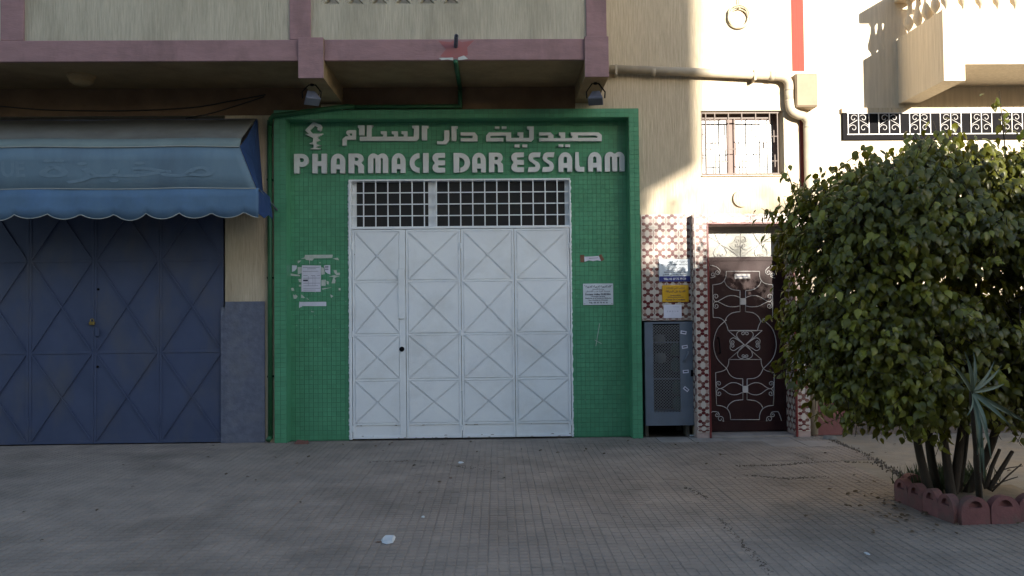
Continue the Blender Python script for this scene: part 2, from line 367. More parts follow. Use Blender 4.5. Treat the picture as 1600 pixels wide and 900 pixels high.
def slab_mesh(n, seed, worn):
    rr = random.Random(seed); b = MB(); h = S/2-.0004
    b.box(-h, h, -h, h, -.05, -.0045)
    q = 2*h/n
    for i in range(n):
        for j in range(n):
            if rr.random() < worn: continue
            x0, y0 = -h+i*q, -h+j*q; g0, g1 = .0035, .0075; z = rr.uniform(-.0012, .0002)
            b.add([(x0+g0, y0+g0, -.0045), (x0+q-g0, y0+g0, -.0045), (x0+q-g0, y0+q-g0, -.0045), (x0+g0, y0+q-g0, -.0045),
                   (x0+g1, y0+g1, z), (x0+q-g1, y0+g1, z), (x0+q-g1, y0+q-g1, z), (x0+g1, y0+q-g1, z)],
                  [(4, 5, 6, 7), (0, 1, 5, 4), (1, 2, 6, 5), (2, 3, 7, 6), (3, 0, 4, 7)])
    me = b.mesh('paver'); me.materials.append(M['pave']); return me
SL = [slab_mesh(6, k, (0, .02, .04, .07)[k]) for k in range(4)]
flat = MB().box(-S/2+.004, S/2-.004, -S/2+.004, S/2-.004, -.05, -.002).mesh('paver'); flat.materials.append(M['smooth'])
far = []
cells = []
for iy in range(20):
    for ix in range(-22, 20):
        x, y = ix*S+.13, -.2-iy*S
        if beyond(x+.18, y+.1): continue
        d = ray(0, 0)
        cells.append((x, y))
def seen(x, y):
    v = Vector((x, y, 0))-CAM; dp = v.dot(fw)
    if dp < 2: return False
    px, py = 800+F*v.dot(rt)/dp, 450-F*v.dot(up)/dp
    return -40 < px < 1640 and py < 930
vis = sorted([c for c in cells if seen(*c)], key=lambda c: c[1])
part = set(vis[:300])
rest = MB(); rest_me = SL[0]
for (x, y) in cells:
    me = rnd.choice(SL)
    if  (y > -.5 and x > 1.9 and rnd.random() < .7) or (x > 3.0 and -1.0 < y < -.3): me = flat
    if (x, y) in part:
        o = link('paver', me, pav, loc=(x, y, rnd.uniform(-.002, .0015))); o.rotation_euler = (rnd.uniform(-.004, .004), rnd.uniform(-.004, .004), rnd.uniform(-.006, .006))
    else:
        o0 = len(rest.v); dz = rnd.uniform(-.002, .0015)
        rest.v += [(v.co.x+x, v.co.y+y, v.co.z+dz) for v in me.vertices]; rest.f += [tuple(i+o0 for i in p.vertices) for p in me.polygons]
o = rest.build('paver_field', 'pave', pav); o['kind'] = 'stuff'
k = MB().box(-60, 60, -8.6, -8.302, -.118, .004).build('kerb', 'kerb', None, .015); structure(k)
# rough concrete right of the broken paving edge
ap = MB(); pts = []
nx, ny = 60, 34
for j in range(ny+1):
    for i in range(nx+1):
        x = 3.0 + i*.18; y = -3.55 + j*.135
        z = -.009 + .003*noise.noise(Vector((x*1.3, y*1.3, 0))) + .002*noise.noise(Vector((x*5, y*5, 3)))
        pts.append((x, y, z))
fs = []
for j in range(ny):
    for i in range(nx):
        a = j*(nx+1)+i; c = pts[a]
        fs.append((a, a+1, a+nx+2, a+nx+1))
ap = MB().add(pts, fs).build('concrete_apron', 'apron', None, smooth=True); structure(ap)

# ================================================================== APARTMENT BUILDING
B = thing('apartment_building', 'cream apartment building with faded pink balcony beams and green pharmacy front', 'building')
TOP = 8.0
xs = wx(352, 560); XG0, XG1, ZG = wx(429.5, 430), wx(1000.5, 430), wz(715, 171)
XR = wx(1257, 120); YS = -.15
xd0, xd1, zd = wx(1108, 520, YS), wx(1243, 520, YS), wz(1170, 350, YS)
xw0, xw1, zw0, zw1 = PR(1095.5, 173, 1225, 274)
xn0, xn1, zn = XG1+.012, wx(1086, 590), wz(1045, 501)
w = MB()
YBK = .35
w.box(-9, -6.6, 0, YBK, -.05, TOP)
w.box(-6.6, xs, 0, YBK, 4.0, TOP)
w.box(xs, XG0, 0, YBK, -.05, TOP)
w.box(XG0, XG1, 0, YBK, ZG-.02, TOP)
for x0, x1, z0, z1 in ((xn1, xd0-.02, -.05, zn), (xd1+.02, XR, -.05, zn), (XG1, xd0-.02, zn, zd+.02), (xd1+.02, XR, zn, zd+.02), (XG1, XR, zd+.02, zw0),
                       (XG1, xw0, zw0, zw1), (xw1, XR, zw0, zw1), (XG1, XR, zw1, TOP)):
    w.box(x0, x1, 0, YBK, z0, z1)
# rear shell keeps the rooms dark
w.box(-9, XR, 6.0, 6.2, -.05, TOP); w.box(-9.2, -9.002, 0, 6, -.05, TOP); w.box(XR-.2, XR, YBK, 6, -.05, TOP)
w.box(-9, XR-.2, YBK, 6, TOP-.2, TOP); w.box(-9, XR-.2, YBK+.001, 6, 4.34, 4.5)
w.box(XG0+.02, XG0+.15, YBK, 6, -.05, 4.33); w.box(XG1-.15, XG1-.02, YBK, 6, -.05, 4.33)
w.build('wall', 'plaster', B)
MB().box(-9, XR-.2, .45, 5.9, -.06, -.012).build('interior_floor', 'dark', B)
MB().box(xs+.004, XG0-.12, -.018, 0, 0, wz(390, 471)).build('plinth', 'bluewall', B, label='blue-grey roughcast plinth of the pillar')
MB().box(xs-.05, xs+.003, -.012, .1, 0, wz(353, 480)).build('door_jamb', 'bluewall', B)
MB().box(XR+.005, XR+.42, -.03, .049, 0, wz(1280, 545)).build('plinth', 'pinkwall', B, label='faded pink plinth beside the entrance door')
a0, a1, _, b0 = PR(1237, 0, 1258, 112); st = MB().box(a0, min(a1, XR), -.005, 0, b0-(b0-wz(1247, 111)), TOP).build('painted_stripe', 'red', B, label='red painted vertical stripe')
st2 = MB().box(wx(1250, 230), wx(1256, 230), -.012, 0, wz(1253, 290), wz(1253, 185)).build('painted_stripe', 'trim', B)

# ---- balcony over the shops
YB = -1.09; YP = -1.055; YC = -1.13
zb0 = wz(710, 94, YB); zb1 = wz(710, 61, YB); zc = wz(485, 122, YC)
xbR = wx(951, 90, YC)
MB().box(-9, xbR-.03, YP, 0, zb0+.004, zb0+.16).build('balcony_slab', 'soffit', B)
pk = MB()
cL = (wx(466, 90, YC), wx(505, 90, YC)); cR = (wx(914, 90, YC), wx(951, 90, YC)); cF = (cL[0]-4.72, cL[0]-4.45)
xp = [(-9, wx(-60, 60, YB)), (wx(0, 60, YB)-.0, wx(36, 60, YB)), (wx(452, 30, YB), wx(485, 30, YB)), (wx(916, 30, YB), wx(948, 30, YB))]
pk.box(-9, cL[0], YB, YP+.0, zb0-.004, zb1); pk.box(cL[1], cR[0], YB, YP, zb0-.004, zb1)
MB().box(-9, cL[0], YB, YP, zb0, zb1).build('beam', 'pink', B, .006)
MB().box(cL[1], cR[0], YB, YP, zb0, zb1).build('beam', 'pink', B, .006)
for x0, x1 in xp[1:]:
    MB().box(x0, x1, YB+.004, YP, zb1+.001, 6.0).build('pilaster', 'pink', B, .005)
for x0, x1 in (cL, cR):
    m = MB(); y1 = 0.0
    m.box(x0, x1, YC+.012, y1, zc+.001, zb0+.003); m.box(x0, x1, YC+.012, YP, zb0+.003, zb1+.01)
    c = m.build('corbel', 'soffit', B)
    MB().box(x0-.002, x1+.002, YC, YC+.012, zc, zb1+.012).build('corbel_face', 'pink', c, .003)
# parapet with a row of pierced screen blocks
zs = wz(610, 7, YP); bx0, bx1 = wx(499, 4, YP), wx(723, 4, YP)
pp = MB()
pp.box(-9, bx0, YP, YP+.1, zb0+.16, 6.0); pp.box(bx1, xbR-.03, YP, YP+.1, zb0+.16, 6.0); pp.box(bx0, bx1, YP, YP+.1, zb0+.16, zs); pp.box(bx0, bx1, YP, YP+.1, zs+.5, 6.0)
pp.box(xbR-.13, xbR-.03, YP+.1, 0, zb0+.16, 6.0)
pp.build('parapet', 'cream', B)
nb = 6; bw = (bx1-bx0)/nb
def screen_block():
    h = bw*.92; loops = [[(-bw/2+.001, 0), (bw/2-.001, 0), (bw/2-.001, h), (-bw/2+.001, h)]]
    e = .022; t = .03
    c = (0, h/2)
    for a, b_ in (((-bw/2+e, e*.3), (bw/2-e, e*.3)), ((bw/2-e, e*.3), (bw/2-e, h-e*.3)), ((bw/2-e, h-e*.3), (-bw/2+e, h-e*.3)), ((-bw/2+e, h-e*.3), (-bw/2+e, e*.3))):
        cx, cz = (a[0]+b_[0]+c[0])/3, (a[1]+b_[1]+c[1])/3
        loops.append([(cx+(p[0]-cx)*.82, cz+(p[1]-cz)*.82) for p in (a, b_, c)])
    return loops, h
lp, hb = screen_block()
for i in range(nb):
    for j in range(2):
        ox, oz = bx0+bw*(i+.5), zs+.0005+hb*j
        plate('screen_block', [[(x+ox, z+oz) for x, z in l] for l in lp], YP+.01, YP+.09, 'cream', B)
MB().box(-9, cL[0], -.005, 0, 4.002, zb0+.003).build('upper_wall_band', 'brownband', B); MB().box(cL[1], cR[0], -.005, 0, 4.002, zb0+.003).build('upper_wall_band', 'brownband', B)  # thin dark brown sheets over the wall below the balcony slab
# red patch and filler round the drain spout
q = lambda *p, Y=0.0: [W(x, y, Y) for x, y in p]
plate('red_patch', [q((685, 64), (704, 66), (712, 62), (722, 66), (741, 63), (730, 74), (731, 86), (722, 90), (700, 91), (688, 88), (697, 77), Y=YB)], YB-.003, YB+.001, 'redpatch', B)
for l in (((686, 91), (708, 90), (708, 94.5), (700, 93), (690, 94)), ((716, 90), (725, 87), (731, 92), (722, 93.5), (716, 94))):
    plate('filler_patch', [q(*l, Y=YB)], YB-.006, YB+.001, 'filler', B)

# ---- pharmacy front: proud frame, recessed mosaic panel
YF, YI = -.08, .13
fx0, fx1, fz = wx(428.5, 430, YF), wx(1001, 430, YF), wz(715, 171, YF)
ix0, ix1, iz = wx(447, 430, YF), wx(986, 430, YF), wz(715, 184, YF)
gx0, gx1 = wx(546, 480, YI), wx(893, 480, YI); gz = wz(718, 280, YI)
PF = MB()
PF.box(fx0, ix0, YF+.0035, YI+.1, -.02, fz); PF.box(ix1, fx1, YF+.0035, YI+.1, -.02, fz); PF.box(ix0, ix1, YF+.0035, YI+.1, iz, fz)
PF.box(ix0, gx0, YI+.0035, YI+.1, -.02, iz); PF.box(gx1, ix1, YI+.0035, YI+.1, -.02, iz); PF.box(gx0, gx1, YI+.0035, YI+.1, gz, iz)
pf = PF.build('pharmacy_front', 'grout', B)
T = .0572; rt_ = random.Random(3); tl = MB()
def tile_field(x0, x1, z0, z1, Y, axis='y', skip=lambda x, z: False):
    nx = max(1, round((x1-x0)/T)); nz = max(1, round((z1-z0)/T)); dx, dz = (x1-x0)/nx, (z1-z0)/nz; g_ = .0016
    for i in range(nx):
        for j in range(nz):
            a, b_, c, d = x0+i*dx+g_, x0+(i+1)*dx-g_, z0+j*dz+g_, z0+(j+1)*dz-g_
            if skip((a+b_)/2, (c+d)/2): continue
            t = [rt_.uniform(-.0011, .0011) for _ in range(4)]
            if axis == 'y':      # faces the street
                y = Y+.0005
                tl.add([(a, y+.0035, c), (b_, y+.0035, c), (b_, y+.0035, d), (a, y+.0035, d), (a+.001, y+t[0], c+.001), (b_-.001, y+t[1], c+.001), (b_-.001, y+t[2], d-.001), (a+.001, y+t[3], d-.001)],
                       [(4, 5, 6, 7), (0, 1, 5, 4), (1, 2, 6, 5), (2, 3, 7, 6), (3, 0, 4, 7)])
rb = rt_.random
chips = [(wx(463, 320, YI), wz(463, 320, YI)), (wx(893, 555, YI), wz(893, 555, YI))]
sk = lambda x, z: rb() < .0005
tile_field(fx0, ix0, 0, fz, YF, skip=sk); tile_field(ix1, fx1, 0, fz, YF, skip=sk); tile_field(ix0, ix1, iz, fz, YF, skip=sk)
tile_field(ix0, gx0, 0, iz, YI, skip=sk); tile_field(gx1, ix1, 0, iz, YI, skip=sk); tile_field(gx0, gx1, gz, iz, YI, skip=sk)
o = tl.build('mosaic_tiles', 'green', pf); o['kind'] = 'stuff'
sd_ = MB()                        # glazed sides of the frame
sd_.box(ix0, ix0+.004, YF+.008, YI, 0, iz); sd_.box(ix1-.004, ix1, YF+.008, YI, 0, iz); sd_.box(ix0+.004, ix1-.004, YF+.008, YI, iz-.004, iz); sd_.box(fx0-.004, fx0, YF+.008, 0, 0, fz); sd_.box(fx1, fx1+.004, YF+.008, 0, 0, fz)
sd_.box(fx0, fx1, YF+.008, 0, fz, fz+.004)
sd_.build('frame_reveal', 'green', pf)

# ---- white steel gate
YG = YI-.02
GX = lambda p: wx(p, 520, YG)
rows = [358, 438.5, 521.5, 592, 661.5, 687]
zr = [wz(718, y, YG) for y in rows]; zr[-1] = .006
ml, mr = wx(549, 480, YG), wx(889.5, 480, YG)
lv = [ml+.012, wx(634.5, 520, YG), wx(721, 520, YG), wx(804.5, 520, YG), wx(893, 520, YG)-.012]
gf = MB()
gf.box(gx0, ml+.008, YG-.012, YI+.1, 0, gz); gf.box(lv[-1]+.004, gx1, YG-.012, YI+.1, 0, gz)
gf.box(ml+.008, lv[-1]+.004, YG-.012, YI+.1, gz-.022, gz); gf.box(ml+.008, lv[-1]+.004, YG-.012, YI+.1, zr[0]+.006, zr[0]+.028)
gfo = gf.build('gate_frame', 'white', B, .003)
plate('splash_edge', [[(gx0-.012+rnd.uniform(-.006, .008), i*.02) for i in range(0, 161)] + [(gx0+.001, 3.2), (gx0+.001, 0)]], YI-.0035, YI+.002, 'white', gfo)
plate('splash_edge', [[(gx1+.010+rnd.uniform(-.007, .006), i*.02) for i in range(0, 161)] + [(gx1-.001, 3.2), (gx1-.001, 0)]], YI-.0035, YI+.002, 'white', gfo)
for n in range(4):
    x0, x1 = lv[n]+.003, lv[n+1]-.003
    lf = MB(); lf.box(x0, x1, YG+.004, YG+.022, zr[-1], zr[0]).build
    leaf = lf.build('gate_leaf', 'white', B, label='gate leaf with mail flap outline, cover plate and lock' if n == 0 else None)
    e = .026; xr1 = x1-e if n else x1-.075
    fr = MB()
    fr.box(x0, x0+e, YG-.006, YG+.004, zr[-1], zr[0]); fr.box(xr1, x1, YG-.006, YG+.004, zr[-1], zr[0])
    for z in zr[:-1]: fr.box(x0+e, xr1, YG-.006, YG+.004, z-.024 if z == zr[0] else z-.012, z if z == zr[0] else z+.012)
    fr.box(x0+e, xr1, YG-.006, YG+.004, zr[-1], zr[-1]+.03)
    fr.build('leaf_frame', 'white', leaf, .002)
    for i in range(4):
        a, b_ = zr[i+1]+.012, zr[i]-(.024 if i == 0 else .012); xq0, xq1 = x0+e, xr1; mid = ((xq0+xq1)/2, (a+b_)/2)
        cor = [(xq0, a), (xq1, a), (xq1, b_), (xq0, b_)]
        for k_ in range(4):
            A3, B3, C3 = cor[k_], cor[(k_+1) % 4], mid
            la, lb, lc = math.dist(B3, C3), math.dist(A3, C3), math.dist(A3, B3); pe_ = la+lb+lc
            ix_, iz_ = (la*A3[0]+lb*B3[0]+lc*C3[0])/pe_, (la*A3[1]+lb*B3[1]+lc*C3[1])/pe_
            ri = abs((B3[0]-A3[0])*(C3[1]-A3[1])-(C3[0]-A3[0])*(B3[1]-A3[1]))/pe_; kk = (ri-.0085)/ri
            MB().prism([(ix_+(p[0]-ix_)*kk, iz_+(p[1]-iz_)*kk) for p in (A3, B3, C3)], YG-.008, YG+.0038).build('panel', 'white', leaf)
    for i in range(4):
        a, b_ = zr[i+1]+.012, zr[i]-(.024 if i == 0 else .012)
        cx, cz = (x0+e+xr1)/2, (a+b_)/2
        br = MB(); wd = .006
        br.bar((x0+e, b_), (xr1, a), wd, YG-.010, YG+.0035)
        d = Vector((xr1-x0-e, b_-a)).normalized()*.0135
        br.bar((x0+e, a), (cx-d.x, cz-d.y), wd, YG-.010, YG+.0035); br.bar((cx+d.x, cz+d.y), (xr1, b_), wd, YG-.010, YG+.0035)
        br.build('brace', 'white', leaf)
    if n == 0:
        p0, p1, p2, p3 = PR(622.5, 420, 632.5, 498, YG); MB().box(p0, p1, YG-.022, YG-.0062, p2, p3).build('cover_plate', 'white', leaf, .003)
        x_, z_ = W(628, 545.5, YG); MB().lathe((x_, YG-.006, z_), [(.0, .0), (.031, 0), (.031, .008), (.026, .012), (.006, .012)], 14, 'y').build('lock', 'black', leaf)
        p0, p1, p2, p3 = PR(567, 481, 613, 516, YG)
        fl = MB(); fl.box(p0, p1, YG-.001, YG+.004, p3-.004, p3); fl.box(p0, p1, YG-.001, YG+.004, p2, p2+.004); fl.box(p0, p0+.004, YG-.001, YG+.004, p2+.004, p3-.004); fl.box(p1-.004, p1, YG-.001, YG+.004, p2+.004, p3-.004)
        fl.build('mail_flap', 'white', leaf)
        for l in (((553.5, 398), (556, 395), (559, 397.5), (557.5, 401)), ((614, 397.5), (619, 395.5), (621, 397), (617, 399))):
            plate('paint_chip', [q(*l, Y=YG)], YG+.0025, YG+.0045, 'rust', leaf)
    for k_ in range(7):
        xx, zz_ = rnd.uniform(x0+.03, x1-.03), rnd.choice((zr[-1]+.004, zr[-1]+.031, zr[4]-.016)); ww = rnd.uniform(.006, .05)
        plate('rust_mark', [[(xx, zz_), (xx+ww, zz_+.001), (xx+ww*.8, zz_+.004+rnd.uniform(0, .004)), (xx+ww*.3, zz_+.006)]], YG-.0068, YG-.004, 'rust', leaf)
    if n in (0, 2):
        for z in (wz(720, 384, YG), wz(720, 520, YG), wz(720, 668, YG)):
            MB().tube([(lv[n]-.001, YG-.012, z-.035), (lv[n]-.001, YG-.012, z+.035)], .0085, 8).build('hinge', 'white', leaf)
    if n == 3:
        for z in (wz(893, 384, YG), wz(893, 520, YG), wz(893, 660, YG)):
            MB().tube([(lv[4]+.001, YG-.014, z-.035), (lv[4]+.001, YG-.014, z+.035)], .0085, 8).build('hinge', 'white', leaf)
# transom light over the gate
tz0, tz1 = zr[0]+.028, gz-.022; tx0, tx1 = ml+.008, lv[-1]+.004
tr = MB(); mx0, mx1 = wx(669.5, 316, YI+.08), wx(681, 316, YI+.08)
tr.box(mx0, mx1, YI+.055, YI+.1, tz0, tz1)
tro = tr.build('transom_window', 'white', B)
for a_, b_ in ((tx0, tx0+.05), (tx1-.05, tx1)): MB().box(a_, b_, YI+.055, YI+.1, tz0, tz1).build('side_post', 'white', tro)
MB().box(tx0+.05, mx0, YI+.07, YI+.076, tz0, tz1).build('pane', 'darkglass', tro); MB().box(mx1, tx1-.05, YI+.07, YI+.076, tz0, tz1).build('pane', 'darkglass', tro)
gr = MB().box(tx0, tx1, YG-.008, YG+.008, tz0+.0005, tz0+.010).build('transom_grille', 'white', B)
nvb = 18
for i in range(nvb):
    x = tx0 + (tx1-tx0)*i/nvb
    if i: MB().box(x-.007, x+.007, YG-.006, YG+.006, tz0+.010, tz1).build('bar', 'white', gr)
for i in range(1, 4):
    z = tz0+(tz1-tz0)*i/4
    MB().box(tx0, tx1, YG+.0065, YG+.014, z-.0065, z+.0065).build('bar', 'white', gr)

# ---- blue shop doors under the awning
YD = .03
bl = [wx(p, 600, YD) for p in (-159, -57, 45, 147, 249, 350)]
br_ = [.006, wz(250, 549, YD), wz(250, 406, YD), wz(250, 406, YD)+(wz(250, 406, YD)-wz(250, 549, YD)), 3.72]
for n in range(5):
    x0, x1 = bl[n]+.002, bl[n+1]-.002
    leaf = MB().box(x0, x1, YD, YD+.03, br_[0], br_[-1]).build('shop_door_leaf', 'bluedoor', B, label='blue steel door leaf with padlock' if n == 2 else None)
    fr = MB(); e = .03
    fr.box(x0, x0+e, YD-.008, YD-.0005, br_[0], br_[-1]); fr.box(x1-e, x1, YD-.008, YD-.0005, br_[0], br_[-1])
    for i, z in enumerate(br_): fr.box(x0+e, x1-e, YD-.008, YD-.0005, z if i == 0 else z-.02, z+.04 if i == 0 else z+.012 if i < 4 else z)
    fr.build('leaf_frame', 'bluedoor', leaf, .002)
    for i in range(4):
        a, b_ = br_[i]+(.04 if i == 0 else .012), br_[i+1]-.02; xa, xb = x0+e, x1-e
        cx, cz = (xa+xb)/2, (a+b_)/2; d = Vector((xb-xa, b_-a)).normalized()*.0175
        m = MB(); m.bar((xa, b_), (xb, a), .017, YD-.016, YD-.001); m.bar((xa, a), (cx-d.x, cz-d.y), .017, YD-.016, YD-.001); m.bar((cx+d.x, cz+d.y), (xb, b_), .017, YD-.016, YD-.001)
        m.build('brace', 'bluedoor', leaf)
    if n in (1, 2, 3, 4):
        for z in (wz(200, 476, YD), wz(200, 660, YD)):
            MB().tube([(x0, YD-.012, z-.06), (x0, YD-.012, z+.06)], .009, 8).build('hinge', 'bluedoor', leaf)
    if n == 3:
        x_, z_ = W(153, 519, YD); MB().box(x_-.02, x_+.025, YD-.03, YD-.0085, z_-.05, z_+.045).build('lock_case', 'bluedoor', leaf, .003)
        for p in ((154, 452), (153, 573)):
            x_, z_ = W(*p, YD); MB().lathe((x_, YD-.008, z_), [(0, 0), (.016, 0), (.014, .008)], 10, 'y').build('bolt', 'black', leaf)
    if n == 2:
        x_, z_ = W(145.5, 504, YD); pl_ = MB().box(x_-.032, x_+.03, YD-.045, YD-.0085, z_-.03, z_+.012).build('padlock', 'brass', leaf, .006)
        MB().tube([(x_-.02, YD-.025, z_+.012)] + [(x_+.02*math.cos(rad(180-t)), YD-.025, z_+.025+.022*math.sin(rad(t))) for t in range(0, 181, 30)] + [(x_+.02, YD-.025, z_+.012)], .005, 6).build('shackle', 'brass', pl_)
MB().box(-6.6, xs, YD+.04, YD+.12, 3.725, 3.80).build('shop_lintel', 'dark', B)

# ---- barred window above the door
win = MB(); yw = .19
win.box(xw0, xw1, yw, yw+.05, zw0, zw0+.05); win.box(xw0, xw1, yw, yw+.05, zw1-.07, zw1)
for a, b_ in ((0, .055), (.37, .47), (.94, 1.0)): win.box(xw0+(xw1-xw0)*a, xw0+(xw1-xw0)*b_, yw, yw+.05, zw0+.05, zw1-.07)
win_o = win.build('window', 'winwood', B)
for a, b_ in ((.055, .37), (.47, .94)): MB().box(xw0+(xw1-xw0)*a, xw0+(xw1-xw0)*b_, yw+.02, yw+.03, zw0+.05, zw1-.07).build('pane', 'pane', win_o)
MB().box(xw0-.0, xw1, -.03, 0, zw0-.012, zw0).build('sill', 'plaster', win_o)
yg = .04; grl = MB(); gxa, gxb = xw0+.004, wx(1217, 230, yg)
def bz(p): return wz(1160, p, yg)
hz = [bz(176.5), bz(184.5), bz(271.5)]
def gbx(cx): return wx(1080+cx/6.925, 225, yg)
grille = MB().box(gxa, gxb, yg-.008, yg+.008, hz[0]-.008, hz[0]+.008).build('window_grille', 'grille', B)
MB().box(gxa, gxb, yg-.008, yg+.008, hz[2]-.008, hz[2]+.008).build('bar', 'grille', grille); MB().box(gxa, gbx(858), yg+.002, yg+.010, hz[1]-.009, hz[1]+.009).build('bar', 'grille', grille)
vb = [112, 160, 258, 405, 550, 700, 850, 935]
for c in vb: MB().box(gbx(c)-.006, gbx(c)+.006, yg-.010, yg+.001, hz[2]+.008, hz[0]-.008).build('bar', 'grille', grille)
def cross(cx, cy, xa, xb, h):
    z = bz(160+cy/6.925); m = MB(); m.box(gbx(xa), gbx(xb), yg-.006, yg+.000, z-.005, z+.005)
    m.box(gbx(cx)-.005, gbx(cx)+.005, yg-.014, yg-.0065, z-h/2, z+h/2); m.build('bar', 'grille', grille)
for cx, cy, xa, xb in ((208, 505, 160, 258), (332, 372, 258, 405), (340, 640, 258, 405), (478, 505, 405, 550), (625, 372, 550, 700), (630, 640, 550, 700), (785, 500, 700, 850), (893, 370, 850, 935), (900, 636, 850, 935), (125, 345, 112, 160), (125, 600, 112, 160)):
    cross(cx, cy, xa, xb, .155)
for cx in (205, 470, 768): MB().box(gbx(cx)-.005, gbx(cx)+.005, yg-.010, yg+.001, bz(202), hz[1]-.009).build('bar', 'grille', grille)

# ---- tiled wall, door surround
TW = .16
tm = MB().box(-TW/2+.0012, TW/2-.0012, -.008, .0, -TW/2+.0012, TW/2-.0012).mesh('tile'); tm.materials.append(M['tile'])
def tiles(parent, x0, z0, z1, nx, Y, rot=0.0, wtile=TW, y0=0.0, top=True):
    n = int(math.ceil((z1-z0)/TW - 1e-6))
    for i in range(nx):
        for j in range(n):
            zt = z1-(j+.5)*TW; h = TW
            if zt-TW/2 < z0: h = (zt+TW/2)-z0; zt = z0+h/2
            if h < .02: continue
            if rot == 0: o = link('tile', tm, parent, loc=(x0+(i+.5)*wtile, Y, zt))
            else: o = link('tile', tm, parent, loc=(x0, y0+(i+.5)*wtile, zt)); o.rotation_euler.z = rot
            o.scale = (wtile/TW, 1, h/TW)
ztop = wz(1040, 335)
tw = MB().box(XG1+.012, xd0-.16, -.006, -.0005, zn+.004, ztop).build('tiled_wall', 'tilebed', B)
tlx0 = XG1+.012; tlx1 = wx(1080, 420)
tiles(tw, tlx0, zn+.004, ztop, 4, -.006, wtile=(tlx1-tlx0)/4)
zst = wz(1170, 334, YS); ps = xd0-.165; pe = xd1+.165
ds = MB()
ds.box(ps, xd0, YS+.008, 0, 0, zst); ds.box(xd1, pe, YS+.008, 0, 0, zst); ds.box(xd0, xd1, YS+.008, 0, zd, zst)
ds.box(xd0-.018, xd0, 0, .25, 0, zd); ds.box(xd1, xd1+.018, 0, .25, 0, zd)
ds.box(xd0, xd1, 0, .25, zd, zd+.018)
dso = ds.build('door_surround', 'tilebed', B)
tiles(dso, ps+.0025, .07, zst, 1, YS+.008); tiles(dso, xd1+.0025, .07, zst, 1, YS+.008)
nl = 6; tiles(dso, xd0, zd+.012, zst, nl, YS+.008, wtile=(xd1-xd0)/nl)
nj = 3; jw = (.2-YS-.008-.0)/nj
tiles(dso, xd1, .05, zd-.01, nj, 0, rot=-math.pi/2, wtile=jw, y0=YS+.03)      # right jamb, faces left
tiles(dso, ps, .3, zst, 1, 0, rot=-math.pi/2, wtile=.13, y0=YS+.014)
tt = MB(); tt.box(xd0-.012, xd0+.012, YS-.006, YS+.03, .0, zd); tt.box(xd1-.012, xd1+.012, YS-.006, YS+.03, 0, zd); tt.box(xd0-.012, xd1+.012, YS-.006, YS+.03, zd, zd+.022)
tt.build('edge_trim', 'trim', dso, .004)
mm = MB(); rr = random.Random(5)
for i in range(26):
    z = .02+i*.055; mm.box(xn1-.012+rr.uniform(0, .02), ps+rr.uniform(-.004, -.001), -.02-rr.uniform(0, .03), -.001, z, z+.055+rr.uniform(-.01, 0))
mm.build('broken_mortar', 'rough', B)
MB().box(xd0+.02, xd1-.02, YS+.03, .25, -.013, .018).build('doorstep', 'smooth', B, .006)

# ---- entrance door with white scrollwork
YE = .19
dz0 = .03; dzt = wz(1165, 405, YE)
dr = MB().box(xd0, xd1, YE, YE+.04, dz0, dzt-.02).build('entrance_door', 'doorwood', B, label='dark maroon metal door with white scrollwork')
MB().box(xd0, xd1, YE-.012, YE+.04, dzt-.02, dzt+.03).build('transom_rail', 'doorwood', dr); MB().box(xd0, xd0+.03, YE-.012, YE-.0005, dz0, dzt-.02).build('stile', 'doorwood', dr)
MB().box(xd1-.03, xd1, YE-.012, YE-.0005, dz0, dzt-.02).build('stile', 'doorwood', dr); MB().box(xd0+.03, xd1-.03, YE-.010, YE-.0005, dz0, dz0+.12).build('kick_rail', 'doorwood', dr)
tp = MB().box(xd0, xd1, YE+.01, YE+.02, dzt+.03, zd).build('door_transom', 'frost', B)
c6 = lambda x, y: (1080+x/5, 340+y/5)
c7 = lambda x, y: (1080+x/4.737, 500+y/4.737)
RI = .0048
def scroll(parent, pts, conv, smooth=True, r=RI, off=0.0046, name='scrollwork'):
    P = [Vector((*W(*conv(x, y), YE), 0)) for x, y in pts]
    P = [Vector((p.x, YE-off, p.y)) for p in P]
    if smooth: P = catmull(P, 4)
    P = [Vector((min(max(p.x, xd0+.008), xd1-.008), p.y, p.z)) for p in P]
    return MB().tube(P, r, 5).build(name, 'iron', parent, smooth=True)
def spiral(cx, cy, r, a0, turns, n=14, sgn=1):
    return [(cx+r*(1-.75*i/n)*math.cos(rad(a0+sgn*360*turns*i/n)), cy+r*(1-.75*i/n)*math.sin(rad(a0+sgn*360*turns*i/n))) for i in range(n+1)]
# upper half
mir = lambda pts, c: [(2*c-x, y) for x, y in pts]
for m_ in (lambda p: p, lambda p: mir(p, 402)):
    scroll(dr, m_([(272, 420), (268, 470), (245, 505), (210, 520), (167, 525)]), c6)
    scroll(dr, m_([(167, 525), (168, 640), (170, 780)]), c6)
    scroll(dr, m_([(170, 780), (215, 783), (250, 802), (275, 840), (288, 885)]), c6)
    scroll(dr, m_([(258, 490), (275, 530), (320, 562), (378, 570)]), c6)
    scroll(dr, m_([(380, 570), (381, 735)]), c6, False)
    scroll(dr, m_([(381, 735), (320, 745), (280, 775), (262, 812)]), c6)
    scroll(dr, m_([(380, 625), (335, 610), (280, 615), (215, 650), (190, 658), (172, 632)] + spiral(192, 617, 22, 150, 1.3)), c6)
    scroll(dr, m_([(380, 690), (335, 697), (280, 692), (215, 660), (190, 655), (172, 675)] + spiral(194, 690, 22, 210, 1.3, sgn=-1)), c6)
    scroll(dr, m_([(148, 372), (195, 385), (222, 410)] + spiral(203, 427, 20, 0, 1.2)), c6)
    scroll(dr, m_([(150, 472), (185, 462)] + spiral(168, 447, 18, 40, 1.2, sgn=-1)), c6)
